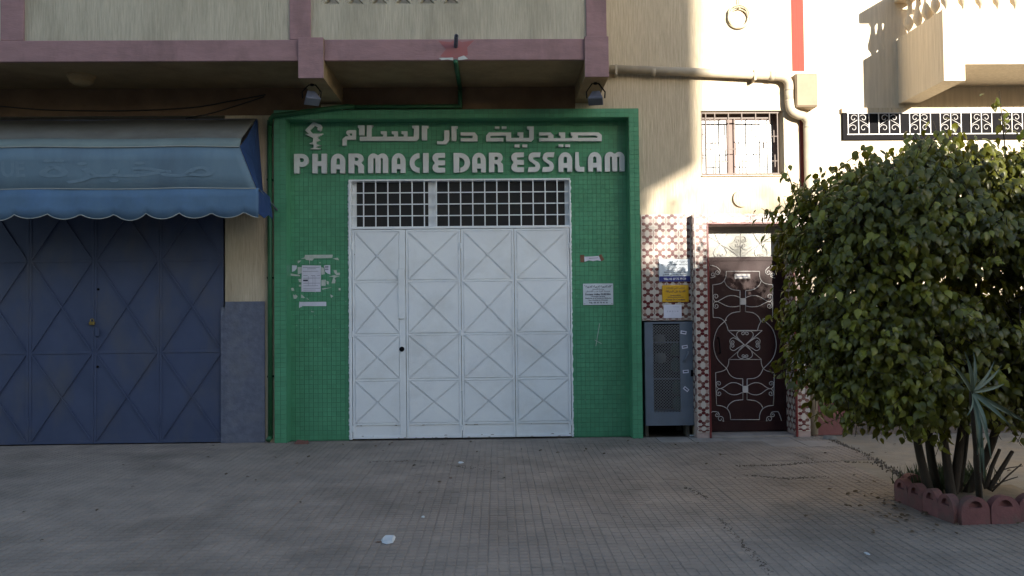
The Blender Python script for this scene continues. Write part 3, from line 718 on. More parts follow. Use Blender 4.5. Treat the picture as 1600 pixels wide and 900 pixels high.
scroll(dr, [(272, 420), (532, 420)], c6, False); scroll(dr, [(288, 884), (516, 884)], c6, False)
# middle and lower half
for m_ in (lambda p: p, lambda p: mir(p, 397)):
    scroll(dr, m_([(262, 0), (245, 12), (190, 72), (165, 180), (190, 282), (262, 360)]), c7)
    scroll(dr, m_([(278, 292), (272, 335), (245, 372), (180, 390)]), c7)
    scroll(dr, m_([(180, 390), (182, 520), (187, 632)]), c7, False)
    scroll(dr, m_([(187, 632), (232, 638), (270, 662), (287, 700), (290, 737)]), c7)
    scroll(dr, m_([(262, 360), (285, 405), (325, 430), (380, 435)]), c7); scroll(dr, m_([(381, 435), (382, 590)]), c7, False)
    scroll(dr, m_([(382, 590), (320, 598), (280, 625), (265, 655)]), c7)
    scroll(dr, m_([(380, 488), (335, 466), (285, 468), (235, 500), (205, 508), (186, 490)] + spiral(203, 471, 20, 150, 1.3)), c7)
    scroll(dr, m_([(380, 535), (335, 553), (285, 548), (235, 514), (205, 508), (188, 528)] + spiral(205, 543, 20, 210, 1.3, sgn=-1)), c7)
    scroll(dr, m_([(390, 180), (350, 140), (335, 110), (350, 85), (385, 82)] + spiral(380, 98, 16, -90, 1.2)), c7)
    scroll(dr, m_([(390, 180), (352, 225), (342, 262), (365, 285), (390, 280)] + spiral(383, 268, 14, 60, 1.2, sgn=-1)), c7)
    scroll(dr, m_([(390, 180), (340, 145), (310, 132), (287, 148), (288, 172)] + spiral(304, 163, 16, 150, 1.2, sgn=-1)), c7)
    scroll(dr, m_([(390, 180), (345, 208), (315, 226), (290, 215), (288, 190)] + spiral(304, 192, 16, 210, 1.2)), c7)
    scroll(dr, m_([(112, 795), (145, 690), (170, 678), (200, 683)] + spiral(190, 702, 18, -60, 1.2)), c7)
    scroll(dr, m_([(112, 795), (200, 772), (240, 748)] + spiral(215, 732, 24, 40, 1.2, sgn=-1)), c7)
scroll(dr, [(272, 77), (522, 77)], c7, False); scroll(dr, [(275, 292), (519, 292)], c7, False); scroll(dr, [(290, 737), (504, 737)], c7, False)
scroll(dr, [(272, 77), (519, 292)], c7, False); scroll(dr, [(522, 77), (275, 292)], c7, False, off=.018)
for a, b_ in (((380, 630), (425, 680)),):
    p0, p1 = W(*c6(*a), YE), W(*c6(*b_), YE); MB().box(p0[0], p1[0], YE-.02, YE-.003, p1[1], p0[1]).build('rosette_plate', 'iron', dr)
p0, p1 = W(*c7(378, 488), YE), W(*c7(418, 536), YE); MB().box(p0[0], p1[0], YE-.02, YE-.003, p1[1], p0[1]).build('rosette_plate', 'iron', dr)
p0, p1 = W(*c6(335, 440), YE), W(*c6(460, 480), YE); mp_ = MB().box(p0[0], p1[0], YE-.014, YE, p1[1], p0[1]).build('letter_slot', 'iron', dr, .008)
MB().box(p0[0]+.025, p1[0]-.025, YE-.0165, YE-.0142, (p0[1]+p1[1])/2-.007, (p0[1]+p1[1])/2+.007).build('slot_flap', 'greymetal', dr)
x_, z_ = W(1122, 540, YE); MB().tube([(x_, YE, z_+.1), (x_, YE-.05, z_+.09), (x_+.015, YE-.05, z_-.09), (x_+.015, YE, z_-.1)], .009, 8).build('pull_handle', 'black', dr)
for m_ in (lambda p: p, lambda p: mir(p, 387)):
    scroll(tp, m_([(140, 150), (185, 175), (230, 205), (300, 250), (385, 312)]), c6, off=-.004)
    scroll(tp, m_([(190, 132), (205, 170), (230, 205), (262, 235), (278, 275), (262, 305)] + spiral(245, 295, 16, 40, 1.1)), c6, off=-.004)
    scroll(tp, m_([(300, 100), (262, 165), (230, 205), (190, 245), (178, 285), (195, 308)] + spiral(213, 295, 16, 140, 1.1, sgn=-1)), c6, off=-.004)
    scroll(tp, m_([(387, 150), (360, 148), (345, 170)] + spiral(362, 185, 18, 180, 1.2)), c6, off=-.004)
    scroll(tp, m_([(300, 225), (335, 250), (372, 240), (383, 215)] + spiral(362, 215, 16, 20, 1.2)), c6, off=-.004)
    scroll(tp, m_([(140, 95), (230, 110), (310, 90), (387, 120)]), c6, off=-.004)
scroll(tp, [(387, 75), (387, 315)], c6, False, off=-.004)

# ================================================================== NEIGHBOURING HOUSE
H = thing('neighbouring_house', 'sunlit cream house with baluster balcony behind the leafy bush', 'house', loc=(0, 0, 0))
YH = .05
MB().box(XR+.004, 13, YH, 6, -.05, TOP).build('wall', 'housewall', H)
MB().box(XR+.425, 13, YH-.03, YH-.0005, -.02, .75).build('plinth', 'rough2', H)
YQ = -.98
bxl = wx(1474, 70, YQ); bzb = wz(1490, 126, YQ); bzs = wz(1555, 100, YQ); bzt = wz(1540, 15, YQ); bxs = wx(1508, 110, YQ)
bc = MB(); bxr = 9.0
bc.box(bxl, bxs, YQ, YH, bzb, bzt); bc.box(bxs, bxr, YQ, YQ+.16, bzs, bzt); bc.box(bxs, bxr, YQ+.16, YH, bzs+.03, bzs+.2)
bal = bc.build('balcony', 'housewall', H)
prof = [(.045, 0), (.045, .03), (.025, .045), (.03, .07), (.062, .12), (.068, .17), (.05, .24), (.03, .33), (.026, .40), (.04, .425), (.045, .44), (.045, .47)]
bm_ = MB().lathe((0, 0, 0), prof, 10).mesh('baluster'); bm_.materials.append(M['housewall'])
for p in bm_.polygons: p.use_smooth = True
n = 0
while bxl+.1+n*.2 < bxr-.1:
    link('baluster', bm_, bal, loc=(bxl+.1+n*.2, YQ+.08, bzt)); n += 1
for i in range(4): link('baluster', bm_, bal, loc=(bxl+.1, YQ+.29+i*.2, bzt))
rl = MB(); rl.box(bxl-.03, bxr, YQ-.04, YQ+.2, bzt+.47, bzt+.60); rl.box(bxl-.03, bxl+.21, YQ+.2, YH, bzt+.47, bzt+.60)
rl.build('handrail', 'housewall', bal, .01)
# dark panel with white scrolls fixed along the house wall
YK = YH-.035
kx0, kz0, kz1 = wx(1317, 195, YK), wz(1400, 218, YK), wz(1400, 176, YK)
fp = thing('ornamental_panel', 'long dark panel with white scroll ironwork under the sunlit balcony', 'railing')
MB().box(kx0, bxr, YK, YH, kz0, kz1).build('backing_sheet', 'black', fp)
MB().box(kx0-.01, bxr, YK-.012, YH, kz1, kz1+.06).build('cap', 'plaster', fp)
wi = MB(); wi.box(kx0+.05, bxr, YK-.012, YK, kz0+.06, kz0+.072); wi.box(kx0+.05, bxr, YK-.012, YK, kz1-.012, kz1); wi.build('rail', 'iron', fp)
pit = wx(1418, 195, YK)-wx(1370, 195, YK)
def sc2(path, name): return MB().tube([(x, YK-.007, z) for x, z in path],   .0042, 5).build(name, 'iron', fp, smooth=True)
hh = kz1-kz0-.07
for i in range(9):
    cx = wx(1341, 195, YK)+pit*i; z0 = kz0+.07; wv = pit*.34
    for dx in (-wv, 0, wv): MB().box(cx+dx-.0045, cx+dx+.0045, YK-.012, YK, z0, kz1-.012).build('upright', 'iron', fp)
    for s in (-1, 1):
        pth = [(cx+s*wv*(.5+.42*math.cos(t*.45)*(1-t*.06)), z0+hh*.27+hh*.2*math.sin(t*.45)*(1-t*.06)) for t in range(0, 15)]
        sc2(pth[::-1] + [(cx+s*wv*.93, z0+hh*.42), (cx+s*wv*.5, z0+hh*.55), (cx+s*wv*.1, z0+hh*.66)], 'scroll')
        sc2([(cx+s*wv*(.45+.36*math.cos(2.6-t*.45)*(1-t*.06)), z0+hh*.74+hh*.18*math.sin(2.6-t*.45)*(1-t*.06)) for t in range(0, 14)], 'scroll')

# ================================================================== BUILDINGS ACROSS THE STREET (behind the camera; they shade this side)
def opposite(name, label, x0, x1, h, over=None, y=-26.0):
    o = thing(name, label, 'building')
    zo = over[0] if over else h
    MB().box(x0, x1 if not over else x1-over[1], y-9, y, -.1, zo).build('wall', 'opp', o)
    if over: MB().box(x0, x1, y-9, y, zo, h).build('upper_floors', 'opp', o)
    n = int((x1-x0-1)/3)
    for f in range(int(h//3.1)):
        for i in range(n):
            cx = x0+1.6+i*3
            MB().box(cx-.55, cx+.55, y+.001, y+.03, .9+f*3.1, 2.3+f*3.1).build('window', 'darkglass', o)
    MB().box(x0-.0, x1, y-9, y, h+.001, h+.12).build('roof', 'opp', o)
D = 26.0; shx = math.tan(SUN_AZ)*D; shz = math.tan(SUN_EL)/math.cos(SUN_AZ)*D
xe = wx(1092, 150)+shx; zo = wz(1050, 262)+shz
opposite('apartment_block', 'tall plain apartment block on the far side of the street', -34, xe, 17, (zo, wx(1092, 150)-wx(1012, 300)))
opposite('low_house', 'low flat-roofed house on the far side of the street', xe+.01, 48, wz(1140, 462)+shz-.12)

tre = thing('sun_thinning_tree', 'unseen airy tree added across the street to thin the sunlight on the entrance', 'tree')  # unseen tree, added so its sparse crown dims the sun on tiles and door
rtx = random.Random(31); DT = 23.0; tc_ = Vector((wx(1150, 380)+math.tan(SUN_AZ)*DT, -DT, wz(1150, 405)+math.tan(SUN_EL)/math.cos(SUN_AZ)*DT))
MB().tube(catmull([Vector((tc_.x+.5, tc_.y, -.12)), Vector((tc_.x+.3, tc_.y, 3)), Vector((tc_.x, tc_.y, 7.2))], 6), [.2]*4+[.15]*5+[.08]*4, 8).build('trunk', 'bark', tre, smooth=True)
tcr = MB()
for i in range(760):
    d = Vector((rtx.gauss(0, 1), rtx.gauss(0, 1), rtx.gauss(0, 1))).normalized()*rtx.random()**.4
    p = tc_+Vector((d.x*3.2, d.y*1.6, d.z*.85)); u_ = Vector((rtx.gauss(0, 1), rtx.gauss(0, 1), rtx.gauss(0, 1))).normalized(); v_ = u_.orthogonal().normalized()
    tcr.add([p-u_*.09, p+v_*.05, p+u_*.09, p-v_*.05], [(0, 1, 2, 3)])
tco = tcr.build('crown', 'leaf', tre); tco['kind'] = 'stuff'

# ================================================================== AWNING
A = thing('shop_awning', 'faded blue fabric awning with scalloped valance over the blue doors', 'awning', loc=(0, 0, 0))
xa0 = -6.75; y1_, y2_, y3_ = -.035, -.80, -.78
zA = wz(200, 187, y1_); zB = wz(200, 229.5, y2_); zC = wz(200, 295, y3_); zV = wz(200, 338, y3_)
xA, xB, xC = wx(400, 190, y1_), wx(374, 230, y2_), wx(400, 300, y3_)
def sheet(rowsP, nx, th=.006):     # rowsP: list of (xright, y, z); builds a thick sagging sheet
    b = MB(); k = len(rowsP); V = []
    for layer in (0, 1):
        for (xr, y, z) in rowsP:
            for i in range(nx+1):
                t = i/nx; x = xa0+(xr-xa0)*t
                dy = .012*noise.noise(Vector((x*1.6, z*3, 2)))+.006*noise.noise(Vector((x*5.5, z*2, 4)))
                dz = .018*noise.noise(Vector((x*1.1, y*3, 7)))
                V.append((x, y+dy+layer*th, z+dz-layer*th*.6))
    fs = []; w_ = nx+1; L0 = k*w_
    for j in range(k-1):
        for i in range(nx):
            a = j*w_+i; fs.append((a, a+w_, a+w_+1, a+1)); fs.append((L0+a, L0+a+1, L0+a+w_+1, L0+a+w_))
    rim = [i for i in range(w_)] + [j*w_+nx for j in range(1, k)] + [(k-1)*w_+i for i in range(nx-1, -1, -1)] + [j*w_ for j in range(k-2, 0, -1)]
    for a, c in zip(rim, rim[1:]+rim[:1]): fs.append((a, c, L0+c, L0+a))
    return b.add(V, fs)
def lerp(a, b, t): return tuple(a[i]+(b[i]-a[i])*t for i in range(3))
pA, pB, pC = (xA, y1_, zA), (xB, y2_, zB), (xC, y3_, zC)
pM = lerp(pA, pB, .84); pM = (pM[0], pM[1]-.03, pM[2]+.035); pB2 = (pB[0]-.0, pB[1], pB[2]+.0)
sheet([pA, lerp(pA, pM, .5), pM], 40).build('canopy_top', 'awngrey', A, smooth=True)
sheet([pM, lerp(pM, pB, .5), pB], 40).build('canopy_shoulder', 'awnpale', A, smooth=True)
band = sheet([pB, lerp(pB, pC, .33), lerp(pB, pC, .66), pC], 40).build('front_band', 'awnband', A, smooth=True)
sp_ = .392; val = MB(); Vv = []; nxv = 120; xv1 = wx(404, 335, y3_)
for layer in (0, 1):
    for j in range(4):
        for i in range(nxv+1):
            x = xa0+(xv1-xa0)*i/nxv
            zb = zV+.035+.02*noise.noise(Vector((x*1.3, 4, 0)))-(.065+.03*noise.noise(Vector((x*.9, 9, 0))))*abs(math.sin(math.pi*(x-wx(280, 338, y3_))/(wx(382, 338, y3_)-wx(280, 338, y3_))*2))**.7 + .012*noise.noise(Vector((x*3, 0, 0)))
            t = j/3; z = zC+(zb-zC)*t
            Vv.append((x, y3_-.004+.03*t*noise.noise(Vector((x*2.5, z*2, 5)))+layer*.005, z))
wv_ = nxv+1; L0 = 4*wv_; fs = []
for j in range(3):
    for i in range(nxv):
        a = j*wv_+i; fs += [(a, a+wv_, a+wv_+1, a+1), (L0+a, L0+a+1, L0+a+wv_+1, L0+a+wv_)]
rim = list(range(wv_)) + [j*wv_+nxv for j in (1, 2, 3)] + [3*wv_+i for i in range(nxv-1, -1, -1)] + [2*wv_, wv_]
for a, c in zip(rim, rim[1:]+rim[:1]): fs.append((a, c, L0+c, L0+a))
vo = MB().add(Vv, fs).build('valance', 'awnblue', A, smooth=True)
MB().tube([(x, y, z) for x, y, z in [(Vv[3*wv_+i][0], Vv[3*wv_+i][1], Vv[3*wv_+i][2]) for i in range(wv_)]], .005, 5).build('hem', 'piping', A)
for p in (pB, pC): MB().tube([(xa0+(p[0]-xa0)*i/40, p[1]-.006+.012*noise.noise(Vector(((xa0+(p[0]-xa0)*i/40)*1.6, p[2]*3, 2))), p[2]+.018*noise.noise(Vector(((xa0+(p[0]-xa0)*i/40)*1.1, p[1]*3, 7)))) for i in range(41)], .006, 5).build('seam_piping', 'piping', A)
for sx in (1, -1):                 # side cheeks, folded in towards the wall
    if sx == 1: pts_ = [(xA, y1_, zA), (xA+.015, -.03, zA-.02), (wx(412, 330, -.05), -.03, wz(412, 332, -.05)), (xC+.03, y3_+.10, zC-.12), (xC+.004, y3_, zC), (xB+.004, y2_, zB), (xB+.02, y2_+.2, zB+.14)]
    else: pts_ = [(xa0, y1_, zA), (xa0-.01, -.03, zA-.5), (xa0-.01, y3_, zC), (xa0-.01, y2_, zB), (xa0, y2_+.2, zB+.14)]
    c = [sum(p[i] for p in pts_)/len(pts_) for i in range(3)]; c[0] -= .03*sx
    m = MB().add(pts_+[tuple(c)], [(i, (i+1) % len(pts_), len(pts_)) for i in range(len(pts_))])
    o = m.build('side_cheek', 'awndeep', A); so = o.modifiers.new('solid', 'SOLIDIFY'); so.thickness = .005
pts_ = [(xC, y3_, zC), (xv1, y3_+.01, zV+.02), (xv1+.03, y3_+.12, zV-.02), (xv1+.05, y3_+.22, zV+.03), (xv1+.06, y3_+.36, zV), (xC+.05, y3_+.38, zC-.05), (xC+.03, y3_+.1, zC)]
o = MB().add(pts_, [tuple(range(len(pts_)))]).build('side_valance', 'awndeep', A); so = o.modifiers.new('solid', 'SOLIDIFY'); so.thickness = .005
MB().tube([(xa0, -.03, zA-.02), (xA+.01, -.03, zA-.02)], .028, 8).build('roller', 'greymetal', A)
MB().tube([(xC+.05, .0, wz(412, 332, 0)), (xC+.02, y3_+.02, zC-.01)], .012, 6).build('side_arm', 'greymetal', A)
zt = lambda p: wz(200, p, y2_)
x0_, x1_ = wx(-26, 262, y2_), wx(38, 262, y2_)
def onband(o):                     # lay the faded print on the sagging band
    for v in o.data.vertices:
        t = (zB-v.co.z)/(zB-zC); x = v.co.x; y = y2_+(y3_-y2_)*t
        v.co.y += y+.012*noise.noise(Vector((x*1.6, v.co.z*3, 2)))-.003
onband(text('faded_print', 'QUE', x0_, x1_, zt(274), .24, 0, 'awnink', A, .006))
onband(text('faded_print', arabic('مخبزة'), wx(60, 262, y2_), wx(335, 262, y2_), zt(276), .30, 0, 'awnink', A, .004))

# ================================================================== SIGN LETTERING
YL0 = YI-.04; YL1 = YI+.003
def up_(px, py): return W(px, py, YL0)
def L_(ch):
    a = arc
    if ch == 'P': return [[(0, 0), (0, 1), (.55, 1)] + a(.55, .67, .45, .33, 90, -90) + [(.44, .34), (.38, .40), (.38, 0)], [(.40, .58), (.40, .79)] + a(.56, .685, .13, .105, 90, -90, 6)]
    if ch == 'H': return [[(0, 0), (0, 1), (.36, 1), (.36, .62), (.64, .62), (.64, 1), (1, 1), (1, 0), (.64, 0), (.64, .38), (.36, .38), (.36, 0)]]
    if ch == 'A': return [[(0, 0), (0, .6)] + a(.5, .6, .5, .4, 180, 0, 14) + [(1, 0), (.64, 0), (.64, .2), (.36, .2), (.36, 0)], [(.37, .44), (.37, .66)] + a(.5, .66, .13, .12, 180, 0, 6) + [(.63, .44)]]
    if ch == 'R': return [[(0, 0), (0, 1), (.6, 1)] + a(.6, .75, .38, .25, 90, -50, 10) + a(.66, .33, .34, .2, 60, 0, 6) + [(1, 0), (.64, 0), (.64, .30), (.56, .42), (.44, .42), (.38, .48), (.38, 0)], [(.40, .62), (.40, .80), (.54, .80)] + a(.54, .71, .12, .09, 90, -90, 6)]
    if ch == 'M': return [[(0, 0), (0, .7)] + a(.27, .7, .27, .3, 180, 45, 10) + a(.73, .7, .27, .3, 135, 0, 10) + [(1, 0), (.74, 0), (.74, .70)] + a(.685, .70, .055, .06, 0, 180, 6) + [(.63, 0), (.37, 0), (.37, .70)] + a(.315, .70, .055, .06, 0, 180, 6) + [(.26, 0)]]
    if ch == 'C': return [a(1, .5, 1, .5, 90, 270, 18) + [(1, .02), (1, .26)] + a(1, .5, .52, .25, 270, 90, 14) + [(1, .98)]]
    if ch == 'I': return [[(0, 0), (0, 1), (1, 1), (1, 0)]]
    if ch == 'E': return [[(1, 1), (.42, 1)] + a(.42, .75, .42, .25, 90, 232, 10) + a(.42, .25, .42, .25, 128, 270, 10) + [(1, 0), (1, .24), (.55, .24)] + a(.52, .31, .08, .07, 270, 90, 6) + [(1, .38), (1, .62), (.55, .62)] + a(.52, .69, .08, .07, 270, 90, 6) + [(1, .76)]]
    if ch == 'D': return [[(0, 0), (0, 1), (.38, 1)] + a(.38, .5, .62, .5, 90, -90, 18) + [(.40, 0), (.40, .24)] + a(.40, .5, .28, .26, -90, 90, 12) + [(.34, .76), (.34, 0)]]
    if ch == 'L': return [[(.05, 1), (.40, 1), (.44, .34), (.52, .24), (1, .24), (1, 0), (.26, 0), (.08, .08), (0, .22)]]
    if ch == 'S': return [[(1, 1), (.46, 1)] + a(.46, .74, .40, .26, 90, 250, 10) + [(.50, .40)] + a(.48, .32, .12, .08, 60, -90, 6) + [(.06, .24), (0, .0), (.54, 0)] + a(.54, .28, .40, .28, -90, 70, 10) + [(.52, .60)] + a(.52, .69, .12, .07, 250, 90, 6) + [(.94, .76)]]
LAT = [('P', 459.3, 482), ('H', 488, 510.4), ('A', 517, 539.2), ('R', 544.5, 568.3), ('M', 575, 606.3), ('A', 612, 633.4), ('C', 640, 655.3), ('I', 661, 669.6), ('E', 675.7, 695.2),
       ('D', 708.7, 734.3), ('A', 737.8, 759), ('R', 764, 786), ('E', 799, 818.6), ('S', 824.6, 845), ('S', 847, 866.5), ('A', 872.8, 894), ('L', 898.6, 913), ('A', 919, 940), ('M', 945, 976)]
sg = thing('shop_sign', 'white raised Latin capitals reading PHARMACIE DAR ESSALAM on green mosaic', 'sign')
zl0, zl1 = wz(718, 269.3, YL0), wz(718, 238.8, YL0)
for ch, x0, x1 in LAT:
    X0, X1 = wx(x0, 254, YL0), wx(x1, 254, YL0)
    plate('letter', [[(X0+(X1-X0)*x, zl0+(zl1-zl0)*z) for x, z in lp] for lp in L_(ch)], YL0, YL1, 'letter', sg)
c3 = lambda x, y: W(440+x/5.714, 180+y/5.714, YL0)
c4 = lambda x, y: W(700+x/5.161, 180+y/5.161, YL0)
c2b = lambda x, y: W(410+x/7.5, 140+y/7.5, YL0)
sa = thing('shop_sign', 'white raised Arabic lettering above the Latin capitals', 'sign')
rc = lambda x0, y0, x1, y1: [(x0, y0), (x1, y0), (x1, y1), (x0, y1)]
ARAB = [(c3, [[(543, 270), (543, 212), (572, 188), (598, 188), (575, 160), (582, 140), (605, 133), (662, 133), (662, 217), (582, 217), (578, 235), (578, 270)], [(605, 160), (630, 160), (630, 183), (612, 183)]]),
        (c3, [[(680, 90), (738, 90), (738, 178), (692, 178), (692, 112), (680, 110)]]),
        (c3, [[(697, 222), (697, 192), (760, 192), (762, 90), (818, 90), (802, 115), (802, 192), (905, 192), (905, 170), (885, 165), (885, 143), (938, 143), (938, 192), (1003, 192), (1003, 170), (983, 165), (983, 143), (1037, 143), (1037, 192), (1090, 192), (1090, 170), (1070, 165), (1070, 143), (1123, 143), (1123, 192), (1180, 192), (1182, 118), (1165, 112), (1165, 93), (1225, 93), (1225, 205), (1205, 228), (700, 228)]]),
        (c3, [[(1252, 93), (1312, 93), (1310, 112), (1298, 118), (1298, 222), (1252, 222)]]),
        (c3, [[(1452, 135), (1497, 135), (1497, 225), (1470, 257), (1388, 257), (1388, 233), (1440, 233), (1452, 218)]]),
        (c4, [[(27, 88), (79, 88), (77, 105), (68, 108), (68, 206), (30, 206)]]),
        (c4, [[(102, 138), (215, 138), (238, 165), (238, 210), (102, 210), (102, 185), (198, 185), (198, 165), (102, 165)]]),
        (c4, [[(307, 210), (307, 165), (330, 138), (510, 138), (510, 183), (575, 183), (575, 165), (560, 160), (560, 138), (608, 138), (608, 183), (655, 183), (655, 115), (638, 110), (638, 90), (692, 90), (692, 190), (672, 210), (468, 210), (468, 165), (345, 165), (338, 172), (345, 183), (447, 183), (447, 210)]]),
        (c4, [rc(378, 90, 415, 108)]), (c4, [rc(433, 90, 472, 108)]), (c4, [rc(537, 235, 577, 258)]), (c4, [rc(600, 235, 640, 258)]),
        (c4, [[(735, 138), (828, 138), (852, 160), (852, 185), (908, 185), (908, 166), (895, 160), (895, 138), (945, 138), (945, 185), (1003, 185), (1003, 165), (990, 160), (990, 138), (1215, 138), (1240, 160), (1240, 208), (735, 208), (735, 183), (808, 183), (808, 163), (735, 163)], [(1048, 163), (1195, 163), (1205, 172), (1205, 182), (1048, 182)]]),
        (c4, [rc(892, 235, 930, 255)]), (c4, [rc(945, 235, 985, 255)])]
for cv, loops in ARAB:
    plate('letter', [[cv(*p) for p in lp] for lp in loops], YL0, YL1, 'letter', sa)
em = plate('emblem', [[c2b(*p) for p in [(500, 475), (597, 375), (690, 415), (698, 440), (690, 475), (670, 490), (665, 470), (650, 480), (643, 455), (655, 440), (610, 420), (555, 475), (590, 515), (710, 515), (650, 550), (640, 560), (675, 590), (650, 600), (630, 605), (630, 640), (690, 655), (640, 660), (630, 680), (680, 690), (680, 697), (555, 697), (590, 682), (600, 680), (600, 640), (548, 630), (590, 612), (595, 565), (500, 522), (545, 520)]]], YL0, YL1, 'letter', None)
tag(em, 'white snake-and-goblet emblem left of the Arabic lettering', 'emblem')

# ================================================================== LAMPS, PIPES, BOXES ON THE WALLS
def floodlight(px, py, cor, tilt, label):
    Y = -.92; x, z = W(px, py, Y); zt_ = zc
    o = thing('floodlight', label, 'floodlight', 'floodlights under the balcony corbels', loc=(x, Y, z))
    hb_ = MB(); s = .085
    front = [(-s, -.07, -s*.72), (s, -.07, -s*.72), (s, -.07, s*.72), (-s, -.07, s*.72)]; back = [(-s*.5, .075, -s*.35), (s*.5, .075, -s*.35), (s*.5, .075, s*.35), (-s*.5, .075, s*.35)]
    hb_.add(front+back, [(0, 1, 2, 3), (7, 6, 5, 4), (0, 4, 5, 1), (1, 5, 6, 2), (2, 6, 7, 3), (3, 7, 4, 0)])
    h = hb_.build('housing', 'greymetal', o, .006); h.rotation_euler = (rad(58), 0, rad(tilt))
    g_ = MB().box(-s*.85, s*.85, -.076, -.0705, -s*.58, s*.58).build('lens', 'glass', h)
    MB().tube([(-.10, 0, -.01), (-.105, 0, .06), (-.04, .02, zt_-z-.012), (.04, .02, zt_-z-.012), (.105, 0, .06), (.10, 0, -.01)], .008, 6).build('bracket', 'black', o)
    MB().lathe((0, .02, zt_-z-.02), [(.02, 0), (.02, .02)], 8).build('mount', 'black', o)
    MB().tube(catmull([(.0, .07, .0), (.06, .08, .05), (.07, .05, .11), (.03, .04, zt_-z+.0)], 5), .004, 5).build('lead', 'rubber', o)
floodlight(487, 152, cL, 28, 'grey floodlight under the left corbel, above the snake emblem')
floodlight(931, 152, cR, -12, 'grey floodlight under the right corbel, near the cream pipe')
x, z = W(127, 113, -.55); zt_ = zb0+.004
cl = MB().lathe((x, -.55, zt_), [(.155, 0), (.155, -.018), (.14, -.03), (.125, -.075), (.08, -.105), (.02, -.115)], 20)
cl.f = [f[::-1] for f in cl.f]
tag(cl.build('ceiling_lamp', 'soffit', smooth=False), 'round ceiling lamp painted ochre under the balcony above the awning', 'lamp')
# drain spouts
def spout(p0, p1, Y, label):
    a, b_ = W(*p0, Y), W(*p1, Y-.2)
    m = MB(); A_ = Vector((a[0], Y+.02, a[1])); B_ = Vector((b_[0], Y-.2, b_[1]))
    n = 12; t = (B_-A_).normalized(); u = t.orthogonal().normalized(); v = t.cross(u)
    V = []
    for P, r in ((A_, .024), (B_, .024), (B_, .019), (A_, .019)):
        V += [tuple(P+(u*math.cos(2*math.pi*j/n)+v*math.sin(2*math.pi*j/n))*r) for j in range(n)]
    fs = [(i*n+j, i*n+(j+1) % n, (i+1) % 4*n+(j+1) % n, (i+1) % 4*n+j) for i in range(3) for j in range(n)]
    o = m.add(V, fs).build('drain_spout', 'greymetal', smooth=True); tag(o, label, 'pipe'); return o
spout((712, 73), (713, 56), YB, 'grey drain spout sticking out of the red star-like patch')
gp = thing('green_drain_pipe', 'dark green drain pipe along the soffit, over the mosaic frame and down the pillar', 'pipe')
x0, z0 = W(712, 95, YB); zz = zb0-.02
xl = wx(426.5, 430, -.03); zg = fz+.045
xk = wx(548, 168, -.1); pth = [(x0, YB-.012, zz), (x0, -.045, zz), (x0, -.045, zg), (xk, -.045, zg)]
MB().tube([(x0, YB-.012, zz), (x0, -.075, zz)], .026, 10).build('branch', 'greenpipe', gp, smooth=True)
MB().tube([(x0, -.05, zz+.02), (x0, -.05, zg-.02)], .026, 10).build('riser', 'greenpipe', gp, smooth=True)
MB().tube([(x0+.02, -.05, zg), (xk, -.05, zg), ], .026, 10).build('run', 'greenpipe', gp, smooth=True)
MB().tube([(xk+.03, -.05, zg), (xk-.05, -.115, zg-.01), (xl+.03, -.115, zg-.12), (xl-.005, -.085, zg-.15), (xl-.03, -.05, zg-.22)], .03, 10).build('sloping_run', 'greenpipe', gp, smooth=True)
MB().tube([(xl-.03, -.05, zg-.16), (xl-.03, -.05, .05)], .03, 10).build('downpipe', 'greenpipe', gp, smooth=True)
MB().tube([(xl-.03, -.05, .07), (xl-.045, -.10, .035)], .03, 10).build('outlet', 'greenpipe', gp, smooth=True)
for z in (3.2, 2.0, .8): MB().box(xl-.066, xl+.0, -.06, 0, z-.012, z+.012).build('clip', 'black', gp)
wp = thing('waste_pipe', 'cream waste pipe crossing the wall above the barred window', 'pipe')
Yp = -.075; R_ = .052
P = lambda px, py: (wx(px, py, Yp), Yp, wz(px, py, Yp))
MB().tube([P(952, 108), P(1080, 112.5), P(1215, 119)], R_, 12).build('run', 'creampipe', wp, smooth=True)
MB().tube(catmull([P(1208, 118.6), P(1224, 121), P(1232, 130), P(1232.5, 142)], 5), R_+.003, 12).build('elbow', 'creampipe', wp, smooth=True)
MB().tube([P(1232.5, 138), P(1233, 160)], R_, 12).build('drop', 'creampipe', wp, smooth=True)
MB().tube(catmull([P(1233, 156), P(1236, 172), P(1246, 179), P(1256, 182), P(1262, 190), P(1262, 200)], 5), R_+.003, 12).build('elbow', 'creampipe', wp, smooth=True)
x_, _, z_ = P(1262, 196); MB().tube([(x_, Yp, z_), (x_, Yp, .02)], R_, 12).build('downpipe', 'creampipe', wp, smooth=True)
for px in (962, 1178):
    x_, _, z_ = P(px, 109+(px-952)*.039); MB().box(x_-.012, x_+.012, Yp-R_-.006, 0, z_-R_-.02, z_+R_+.004).build('clip', 'creampipe', wp)
for px in (1020, 1205):
    x_, _, z_ = P(px, 109+(px-952)*.038); MB().tube([(x_-.03, Yp, z_), (x_+.03, Yp, z_-.003)], R_+.005, 12).build('collar', 'creampipe', wp, smooth=True)
a0, a1, b0, b1 = PR(1243, 115, 1277, 167, -.12)
mb = thing('meter_box', 'cream painted box on the wall beside the bent pipe, under the red stripe', 'box')
MB().box(a0, a1, -.13, .05, b0, b1).build('body', 'box', mb, .008); MB().box(a0+.01, a1-.01, -.14, -.131, b0+.012, b1-.012).build('lid', 'box', mb, .004)
